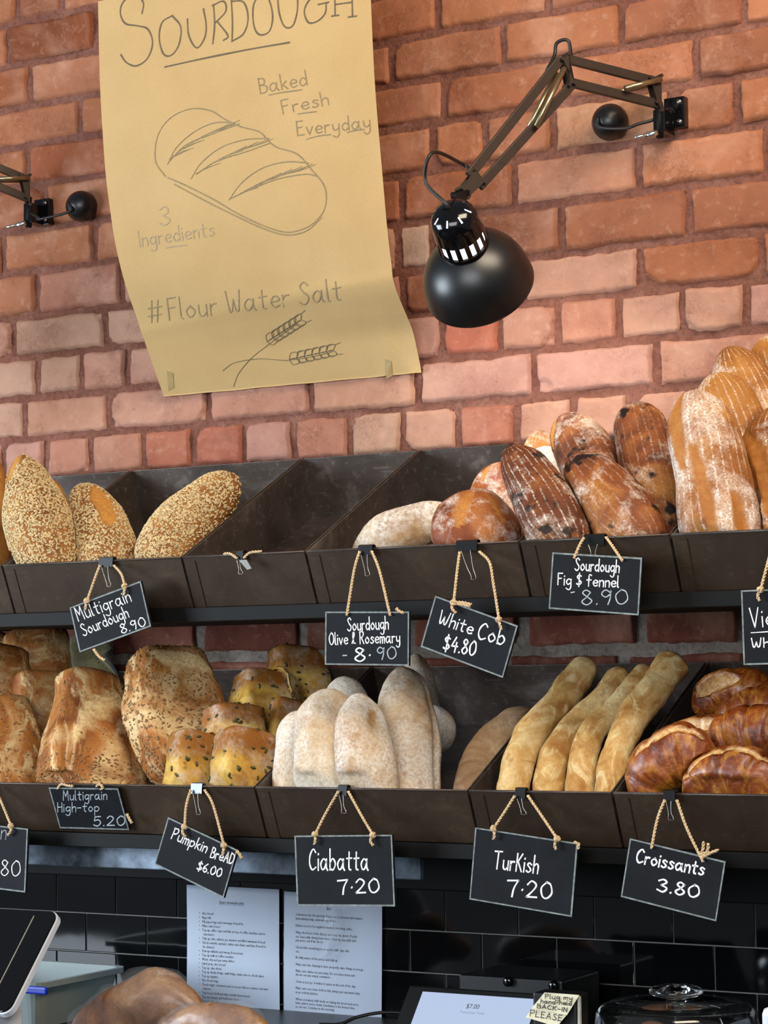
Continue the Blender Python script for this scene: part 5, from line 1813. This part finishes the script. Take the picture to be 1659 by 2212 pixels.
def notice(label, TL, TR, blocks, hpaper):
    a, b = at(*TL, -0.0115), at(*TR, -0.0115)
    t = thing('notice_sheet', (a.x + 0.1, -0.0115, a.z - hpaper), label, 'notice', 'printed notices on the black tiles')
    ex = Vector((b.x - a.x, 0, b.z - a.z))
    wd = ex.length
    ex.normalize()
    ez = Vector((-ex.z, 0, ex.x))
    n, m = 16, 24
    v, f = [], []
    for side in (0, 1):
        for j in range(m):
            for i in range(n):
                p = a + ex * wd * i / (n - 1) - ez * hpaper * j / (m - 1)
                y = -0.0115 - 0.0025 * (1 + mn.noise((p.x * 9, p.z * 6, 5))) + side * 0.0006
                v.append((p.x, y, p.z))
    for q in grid_patch(n, m):
        f.append(q[::-1])
        f.append(tuple(k + n * m for k in q))
    for i in range(n - 1):
        for r in (0, m - 1):
            k = r * n + i
            f.append((k, k + 1, k + 1 + n * m, k + n * m))
    MB().add(v, f).build('paper', WHITEPAPER, t, smooth=True)
    for nm, items in blocks:
        M_ = MB()
        for tx, px_, py_, size, cen in items:
            cu = bpy.data.curves.new('txt', 'FONT')
            cu.body = tx
            cu.size = size
            cu.resolution_u = 1
            if cen:
                cu.align_x = 'CENTER'
            ob = bpy.data.objects.new('txt', cu)
            COL.objects.link(ob)
            me = bpy.data.meshes.new_from_object(ob.evaluated_get(bpy.context.evaluated_depsgraph_get()))
            bpy.data.objects.remove(ob)
            bpy.data.curves.remove(cu)
            p0 = at(px_, py_, -0.0115)
            vv = []
            for q in me.vertices:
                P = p0 + ex * (q.co.x * 0.86) + ez * q.co.y
                vv.append((P.x, -0.0115 - 0.0025 * (1 + mn.noise((P.x * 9, P.z * 6, 5))) - 0.0004, P.z))
            if len(vv):
                M_.add(vv, [p.vertices[:] for p in me.polygons])
            bpy.data.meshes.remove(me)
        o = M_.build(nm, INK, t)
        if nm == 'printed_text':
            o['kind'] = 'stuff'
    return t, a, ex, ez


s1 = ['slice bread', 'Bag rolls', 'Fill paper bags and rearrange if need be', 'Make cake boxes', 'Top up coffee cups and lids on top of coffee machine and in', 'customers',
      'Tidy up cake cabinet, pie warmer and filled windows if need', 'Check outside, upstairs, tables and chairs, and bins if need to', 'be cleaned', 'Pick up rubbish and sweep if necessary', 'Top up milk at coffee machine',
      'Wash, dry and put away dishes', 'Label prep, slice bread', 'Top up cake show', 'Top up drinks fridge, milk fridge, make sure to check dates', 'Top up napkins', 'Slice bread bags',
      'Check sugar, cinnamon and cocoa are full on counter and wait', 'stations', 'Tidy bread shelf and wipe crumbs from bench', 'Top up tomato and barbecue sauce', 'Top up smoothie cups']
ys1 = [1973, 1982, 1991, 2000, 2009, 2018, 2027, 2036, 2045, 2054, 2063, 2072, 2081, 2090, 2099, 2108, 2117, 2126, 2135, 2144, 2153, 2162]
it = []
for tx, y in zip(s1, ys1):
    cont = tx in ('customers', 'be cleaned', 'stations')
    xx = 438 if not cont else 440
    it.append((tx, xx, y + 2, 0.0072, False))
    if not cont:
        it.append(('\u2022', 431, y + 2, 0.0085, False))
notice('left printed notice with a bulleted list, pinned to the black tiles', (405, 1911), (604, 1921),
       [('heading', [('Spare moment jobs', 501, 1953, 0.0088, True), ('_________________', 501, 1954, 0.0082, True)]), ('printed_text', it)], 0.290)
s2 = [(2, 'Customers are the priority. If you see a customer and cannot', 640, 1975), (2, 'immediately help, acknowledge them.', 640, 1984), (2, 'Dishes need to be regularly washed, including coffee.', 640, 1999), (2, 'Wipe the front of the display and keep the doors. People', 640, 2014),
      (2, 'eat. Especially during busy times. Clean up any spills and', 640, 2023), (2, 'put more out if we do so.', 640, 2031), (2, 'Check that everything is set up for staff, cups, lids', 640, 2046), (2, 'etc.', 640, 2055), (2, 'Be fully aware of the prices and tidy up', 640, 2068),
      (2, 'Make sure the cleaning is done properly, wipe things as you go.', 640, 2083), (2, 'Make sure dishes are put away. Do not leave them and', 640, 2097), (2, 'throw out any empty containers.', 640, 2105), (2, 'Clean as you go. It makes it easier at the end of the day.', 640, 2120),
      (2, 'Make sure one clean cloth is tidy, always put any waste bins', 640, 2134), (2, 'in an orderly fashion.', 640, 2143), (2, 'When on bakery shift work on baking the bread and serve', 640, 2158), (2, 'bake until it closes down. Lunchtime is the busiest time', 640, 2166), (2, 'to cut out. Continue in the morning.', 640, 2174), (2, 'Keep an eye on all packaging, it is all on the counter.', 640, 2189)]
notice('right printed notice in paragraphs, partly behind the Ciabatta sign', (615, 1925), (826, 1938),
       [('heading', [('Bar', 712, 1966, 0.0085, True)]), ('printed_text', [(tx, x, y + 2, 0.0070, False) for _, tx, x, y in s2])], 0.290)
# clear plastic scrap taped over the right notice
v, f = [], []
gp = [(712, 1962), (700, 1985), (695, 2010), (697, 2040), (690, 2072)]
gq = [(738, 1965), (745, 1990), (746, 2015), (735, 2040), (700, 2074)]
for j in range(14):
    s = j / 13
    P_, Q_ = smooth_path(gp, 14)[j], smooth_path(gq, 14)[j]
    for i in range(8):
        k = i / 7
        x, y = P_[0] * (1 - k) + Q_[0] * k, P_[1] * (1 - k) + Q_[1] * k
        v.append(at(x, y, -0.024 - 0.010 * mn.noise((i * 0.55, j * 0.5, 2)) - 0.010 * math.sin(math.pi * k)))
n_ = len(v)
v += [p + Vector((0, 0.0008, 0)) for p in v]
for q in grid_patch(8, 14):
    f.append(q[::-1])
    f.append(tuple(k + n_ for k in q))
tag(MB().add(v, f).build('plastic_scrap', FILM, smooth=True), 'crumpled scrap of clear plastic hanging over the right notice', 'plastic')

# plastic tub
def tub():
    Yb, Yf = -0.17, -0.43
    BR, BLp = at(280, 2097, Yb), at(100, 2080, Yb)
    zr = (BR.z + at(135, 2118, Yf).z) / 2
    FRx = at(137, 2118, Yf).x
    xr = min(BR.x, FRx) - 0.012
    xl = xr - 0.30
    t = thing('storage_tub', ((xl + xr) / 2, -0.3, CZ), 'open grey translucent plastic tub with a blue latch, behind the bagged loaves', 'tub')
    TUBM = NT('tub_plastic').set(**{'Base Color': lin('#a3b0ae'), 'Roughness': 0.4, 'Transmission Weight': 0.3, 'IOR': 1.25})
    d = 0.020
    lo = [(xl + d, Yf + d), (xr - d, Yf + d), (xr - d, Yb - d), (xl + d, Yb - d)]
    hi = [(xl, Yf), (xr, Yf), (xr, Yb), (xl, Yb)]
    def ring(c, z, r, ins):
        out = []
        x0, x1, y0, y1 = c[0][0] + ins, c[2][0] - ins, c[0][1] + ins, c[2][1] - ins
        for (cx2, cy2, a0) in ((x1 - r, y1 - r, 0), (x0 + r, y1 - r, 90), (x0 + r, y0 + r, 180), (x1 - r, y0 + r, 270)):
            for k in range(6):
                a = math.radians(a0 + 18 * k)
                out.append((cx2 + r * math.cos(a), cy2 + r * math.sin(a), z))
        return out
    rings = [ring(lo, CZ + 0.001, 0.02, 0), ring(hi, zr - 0.012, 0.03, 0.003), ring(hi, zr - 0.010, 0.032, -0.008), ring(hi, zr, 0.032, -0.008), ring(hi, zr, 0.028, 0.003), ring(hi, zr - 0.012, 0.027, 0.006), ring(lo, CZ + 0.004, 0.018, 0.003)]
    v = [p for r in rings for p in r]
    n = 24
    f = [(i * n + k, i * n + (k + 1) % n, (i + 1) * n + (k + 1) % n, (i + 1) * n + k) for i in range(len(rings) - 1) for k in range(n)]
    f += [tuple(range(n))[::-1], tuple(range(6 * n, 7 * n))]
    MB().add(v, f).build('tub_body', TUBM, t, smooth=False)
    a, b = at(53, 2122, Yf - 0.012), at(103, 2150, Yf - 0.012)
    MB().box((a.x, Yf - 0.016, b.z), (b.x, Yf - 0.008, zr - 0.004)).build('latch', plain('latch_blue', '#1531a8', 0.35), t, bevel=0.004)
    # what shows pale through the side
    return xl, xr, zr


tub()

# bagged loaves
C_BAG = crust('crust_bagged', '#5f3a20', '#8e5f38', '#b58a5c', flour='#d9c9b4', flour_amt=0.2, scale=14, rough=0.4, coat=0.5, wrinkle=0.5)
for lab, sp_, hw2, grow in (('big brown loaf in a clear plastic bag, in front of the left notice', [(150, 2290, -.50), (260, 2205, -.50), (340, 2160, -.495), (440, 2190, -.49)], [60, 74, 66, 44], 1),
                      ('second bagged loaf at the bottom, in front of the big bagged one', [(330, 2250, -.62), (430, 2222, -.62), (520, 2225, -.62), (600, 2260, -.62)], [34, 50, 50, 36], 1)):
    L = Loaf(sp_, hw2, thick=.7, ends=(.3, .3), lump=.006, lumpf=16)
    for i, p in enumerate(L.V):
        L.V[i] = Vector((p.x, p.y, max(p.z, CZ + 0.003)))
    o = L.build('bagged_loaf', C_BAG)
    tag(o, lab, 'bread', 'bagged loaves on the counter')
    L2 = Loaf(sp_, [w_ + 7 for w_ in hw2], thick=.78, ends=(.34, .34), lump=.010, lumpf=22, fine=.002, seed=3.3)
    for i, p in enumerate(L2.V):
        L2.V[i] = Vector((p.x, p.y, max(p.z, CZ + 0.001)))
    L2.build('plastic_bag', FILM, o)

# left till tablet, close to the lens
def slab(t, TR, BR, YT, YB, wpx, th, rad, name, mat, grow=0.0, back=0.0):
    a, b = at(*TR, YT), at(*BR, YB)
    up = Vector((0, a.y - b.y, a.z - b.z))
    hgt = up.length
    up.normalize()
    ex = Vector((1, 0, 0))
    nrm = ex.cross(up)
    if nrm.y > 0:
        nrm = -nrm
    xr = (a.x + b.x) / 2 + grow
    xl = xr - wpx - 2 * grow
    c0 = Vector((0, b.y, b.z)) - up * grow
    H = hgt + 2 * grow
    pts = []
    for cx2, cy2, a0 in ((xr - rad, H - rad, 0), (xl + rad, H - rad, 90), (xl + rad, rad, 180), (xr - rad, rad, 270)):
        for k in range(7):
            q = math.radians(a0 + 15 * k)
            pts.append(c0 + ex * (cx2 + rad * math.cos(q)) + up * (cy2 + rad * math.sin(q)))
    n = len(pts)
    v = [p - nrm * back for p in pts] + [p - nrm * (back + th) for p in pts]
    f = [tuple(range(n)), tuple(range(2 * n - 1, n - 1, -1))] + [(k, n + k, n + (k + 1) % n, (k + 1) % n) for k in range(n)]
    MB().add(v, f).build(name, mat, t, bevel=0.001)
    return xr, xl, c0, up, H, nrm


WHITEP = plain('white_plastic', '#dfe6ef', 0.35, var=0.03)
till = thing('till_tablet', at(20, 2180, -0.66), 'black tablet with a white back edge on a white stand, at the left edge', 'tablet')
xr, xl, c0, up_, H, nr_ = slab(till, (108, 1968), (36, 2188), -0.60, -0.735, 0.25, 0.004, 0.018, 'glass_front', BLACKGLOSS)
slab(till, (108, 1968), (36, 2188), -0.60, -0.735, 0.25, 0.012, 0.019, 'white_back', WHITEP, grow=0.002, back=0.0042)
cx2 = xr - 0.047
MB().frame_box(c0 + Vector((cx2, 0, 0)) + up_ * H * 0.5 + nr_ * 0.0008, Vector((0.0008, 0, 0)), up_ * H * 0.44, nr_ * 0.0006).build('screen_edge', plain('screen_edge', '#8c8a78', 0.4), till)
MB().box((xl + 0.05, -0.74, CZ), (at(17, 2190, -0.70).x, -0.66, (c0 + up_ * 0.012).z - 0.012)).build('stand', WHITEP, till, bevel=0.004)

# order tablet at the right with its lit screen
SCREEN = NT('lit_screen').set(**{'Base Color': (0.02, 0.02, 0.02, 1), 'Emission Color': lin('#b9cbea'), 'Emission Strength': 0.85, 'Roughness': 0.3})
pos = thing('order_tablet', at(1010, 2190, -0.40), 'black tablet with a lit pale screen showing $7.00, beside the sticky notes', 'tablet')
YT, YB = -0.40, -0.46
A1, A2 = at(887, 2134, YT), at(1190, 2146, YT)
B1 = at(838, 2235, YB)
up_ = (Vector((A1.x, B1.y, B1.z)) - A1)
up_ = Vector((0, A1.y - B1.y, A1.z - B1.z)).normalized()
ex = Vector((1, 0, 0))
nr_ = ex.cross(up_)
nr_ = nr_ if nr_.y < 0 else -nr_
wid = A2.x - A1.x
zt = (A1 + A2) / 2
Hh = (zt.z - CZ - 0.004) / up_.z
cc = Vector(((A1.x + A2.x) / 2, zt.y, zt.z)) - up_ * Hh / 2
MB().frame_box(cc, ex * wid / 2, up_ * Hh / 2, nr_ * 0.005).build('tablet_body', BLACKSATIN, pos, bevel=0.004)
s0, s1_ = at(915, 2147, YT - 0.01), at(1162, 2158, YT - 0.01)
sh_ = Hh * 0.80
sc = Vector(((s0.x + s1_.x) / 2, zt.y, zt.z)) - up_ * (0.0125 + sh_ / 2) + nr_ * 0.0054
MB().frame_box(sc, ex * (s1_.x - s0.x) / 2, up_ * sh_ / 2, nr_ * 0.0004).build('screen', SCREEN, pos)


def flat_text(tx, p, ex, ey, nrm, size, name, mat, parent, cen=True, sq=0.9):
    cu = bpy.data.curves.new('txt', 'FONT')
    cu.body = tx
    cu.size = size
    cu.align_x = 'CENTER' if cen else 'LEFT'
    ob = bpy.data.objects.new('txt', cu)
    COL.objects.link(ob)
    me = bpy.data.meshes.new_from_object(ob.evaluated_get(bpy.context.evaluated_depsgraph_get()))
    bpy.data.objects.remove(ob)
    vv = [p + ex * q.co.x * sq + ey * q.co.y + nrm * 0.0003 for q in me.vertices]
    M_ = MB().add(vv, [q.vertices[:] for q in me.polygons])
    bpy.data.meshes.remove(me)
    return M_.build(name, mat, parent)


sp0 = sc + nr_ * 0.0006
top = up_ * sh_ / 2
flat_text('$7.00', sp0 + top - up_ * 0.026 - ex * 0.004, ex, up_, nr_, 0.012, 'amount', INK, pos)
flat_text('Transaction Total', sp0 + top - up_ * 0.036 - ex * 0.002, ex, up_, nr_, 0.007, 'caption', plain('screen_grey', '#6f7d96', 0.6), pos)
# low black box behind it
MB_ = thing('receipt_printer', at(1105, 2140, -0.15), 'low black box with two round knobs against the tiles, behind the lit tablet', 'printer')
a, b = at(990, 2108, -0.20), at(1214, 2116, -0.20)
MB().box((a.x, -0.20, CZ), (b.x, -0.05, (a.z + b.z) / 2)).build('case', BLACKSATIN, MB_, bevel=0.004)
pc_ = MB_.children[0] if MB_.children else MB_
for x, y in ((1099, 2120), (1197, 2129)):
    p = at(x, y, -0.201)
    MB().lathe(p, (0, -1, 0), [(0, 0.0085), (0.006, 0.0085), (0.008, 0.007), (0.008, 0.0)], 20).build('knob', BLACKGLOSS, pc_, smooth=True)

# card terminal with sticky notes
term = thing('card_terminal', at(1205, 2190, -0.5), 'black card terminal with a pale right edge, carrying cream sticky notes', 'terminal')
a, b = at(1150, 2158, -0.50), at(1252, 2150, -0.50)
MB().box((a.x, -0.50, CZ), (b.x - 0.006, -0.455, b.z)).build('terminal_body', BLACKSATIN, term, bevel=0.004)
MB().box((b.x - 0.006, -0.4985, CZ), (b.x - 0.001, -0.49, b.z - 0.002)).build('pale_edge', plain('pale_edge', '#b9bcb4', 0.4), term, bevel=0.003)
NOTE = plain('note_paper', '#d9d5b8', 0.8, var=0.06, scale=30)
for lab, quad, rows_, Yn in (('upper cream sticky note reading Plug my hand-held BACK-IN', [(1176, 2144), (1253, 2149), (1228, 2192), (1150, 2177)],
                        [('Plug my', (1177, 2157), (1236, 2160), 10), ('hand-held', (1168, 2167), (1234, 2172), 10), ('BACK-IN', (1160, 2177), (1224, 2186), 9)], -0.503),
                       ('lower cream sticky note reading PLEASE, curling at the right', [(1149, 2178), (1225, 2193), (1206, 2217), (1137, 2197)],
                        [('PLEASE', (1144, 2194), (1213, 2206), 13)], -0.506)):
    P = [at(x, y, Yn) for x, y in quad]
    t = thing('sticky_note', P[3], lab, 'note', 'sticky notes on the card terminal')
    v = []
    for side in (0, 1):
        for j in range(8):
            for i in range(8):
                s, k = i / 7, j / 7
                p = (P[0] * (1 - s) + P[1] * s) * (1 - k) + (P[3] * (1 - s) + P[2] * s) * k
                v.append(p + Vector((0, -0.003 * s * s - 0.003 * k * k + side * 0.0005, 0)))
    f = []
    for q in grid_patch(8, 8):
        f.append(q)
        f.append(tuple(64 + k for k in q[::-1]))
    MB().add(v, f).build('note_paper', NOTE, t, smooth=True)
    for tx, p0, p1, hh in rows_:
        ribbons(MB(), text_px(tx, p0, p1, hh), lambda x, y, Yn=Yn: at(x, y, Yn - 0.0065), lambda P_: Vector((0, -1, 0)), 0.0013, 0.0003).build('handwriting', INK, t)

# black cable in front of the right notice
cbl = [at(*p) for p in ((690, 2262, -.16), (735, 2212, -.14), (772, 2197, -.12), (830, 2187, -.10), (900, 2192, -.08), (985, 2225, -.045))]
tag(MB().tube(smooth_path([(p.x, p.y, max(p.z, CZ + 0.0042)) for p in cbl], 60), 0.0032, 8).build('cable', CORD, smooth=True),
    'thin black cable arching in front of the right notice', 'cable')

# cake dome
GLASS = NT('clear_glass').set(**{'Base Color': (0.95, 0.97, 0.97, 1), 'Roughness': 0.02, 'Transmission Weight': 1.0, 'IOR': 1.46})
dc = at(1461, 2164, -0.36)
dz = dc.z
R_ = 0.131
dome = thing('cake_dome', (dc.x, dc.y, CZ), 'clear glass cake dome with a flat top and a round glass knob, at the right', 'cake dome')
hD = dz - CZ
outer = [(0.012, R_), (hD - 0.034, R_), (hD - 0.016, R_ - 0.003), (hD - 0.005, R_ - 0.012), (hD, R_ - 0.030), (hD + 0.001, 0.0)]
inner = [(hD - 0.0025, 0.0), (hD - 0.0035, R_ - 0.031), (hD - 0.008, R_ - 0.014), (hD - 0.017, R_ - 0.0062), (hD - 0.034, R_ - 0.0035), (0.012, R_ - 0.0035), (0.012, R_)]
MB().lathe((dc.x, dc.y, CZ), (0, 0, 1), outer + inner, 64).build('glass_cover', GLASS, dome, smooth=True)
kb = [(0.0, 0.0), (0.0, 0.016), (0.003, 0.015), (0.006, 0.022), (0.009, 0.036), (0.013, 0.043), (0.018, 0.043), (0.023, 0.035), (0.026, 0.020), (0.027, 0.0)]
MB().lathe((dc.x, dc.y, dz + 0.0012), (0, 0, 1), kb, 40).build('knob', GLASS, dome, smooth=True)
MB().lathe((dc.x, dc.y, CZ), (0, 0, 1), [(0.0, 0.0), (0.0, R_ + 0.012), (0.008, R_ + 0.014), (0.0115, R_ + 0.012), (0.0115, 0.0)], 48).build('base_plate', plain('plate_white', '#d8d8d4', 0.3), dome, smooth=False)
C_BUN = crust('crust_bun', '#7a4a30', '#a3714f', '#c09370', scale=14)
for lab, x, y, w_ in (('brown bun under the glass dome, left one', 1410, 2235, 44), ('brown bun under the glass dome, right one', 1510, 2245, 42)):
    L = Loaf([(x, 2310, -.38), (x, y, -.37), (x + 2, y - 34, -.36)], [w_ * .9, w_, w_ * .8], thick=.9, ends=(.4, .4), N=30, M=32)
    for i, p in enumerate(L.V):
        L.V[i] = Vector((p.x, p.y, max(p.z, CZ + 0.0125)))
    tag(L.build('bun', C_BUN), lab, 'bread', 'buns under the dome')
# white box at the right edge
p = at(1650, 2172, -0.40)
tag(MB().box((p.x, -0.42, CZ), (p.x + 0.12, -0.30, p.z)).build('white_box', WHITEP, bevel=0.012), 'white box cut off by the right edge, beside the cake dome', 'box')

# bag of seeded bread behind the Multigrain Sourdough sign
C_SEEDBAG = crust('seed_mix', '#6f6a40', '#8f8a58', '#b4ad7c', speck='#3f4226', speck_amt=0.8, speck_scale=110, scale=18, rough=0.35, coat=0.5)
L = Loaf([(222, 1530, -.085), (206, 1450, -.075), (186, 1362, -.065)], [44, 50, 46, 38], thick=.28, ends=(.1, .1), expo=2.6, lump=.006)
tray_clamp(L, LWR, lx, .002, 0)
o = L.build('seed_bag', C_SEEDBAG)
tag(o, 'greenish bag of seeds standing at the back, behind the Multigrain Sourdough sign', 'bag')
L2 = Loaf([(222, 1530, -.085), (206, 1450, -.075), (186, 1362, -.065)], [48, 55, 50, 44], thick=.32, ends=(.1, .1), expo=2.6, lump=.008, lumpf=22, fine=.0015)
tray_clamp(L2, LWR, lx, .001, 0)
L2.build('plastic_film', FILM, o)
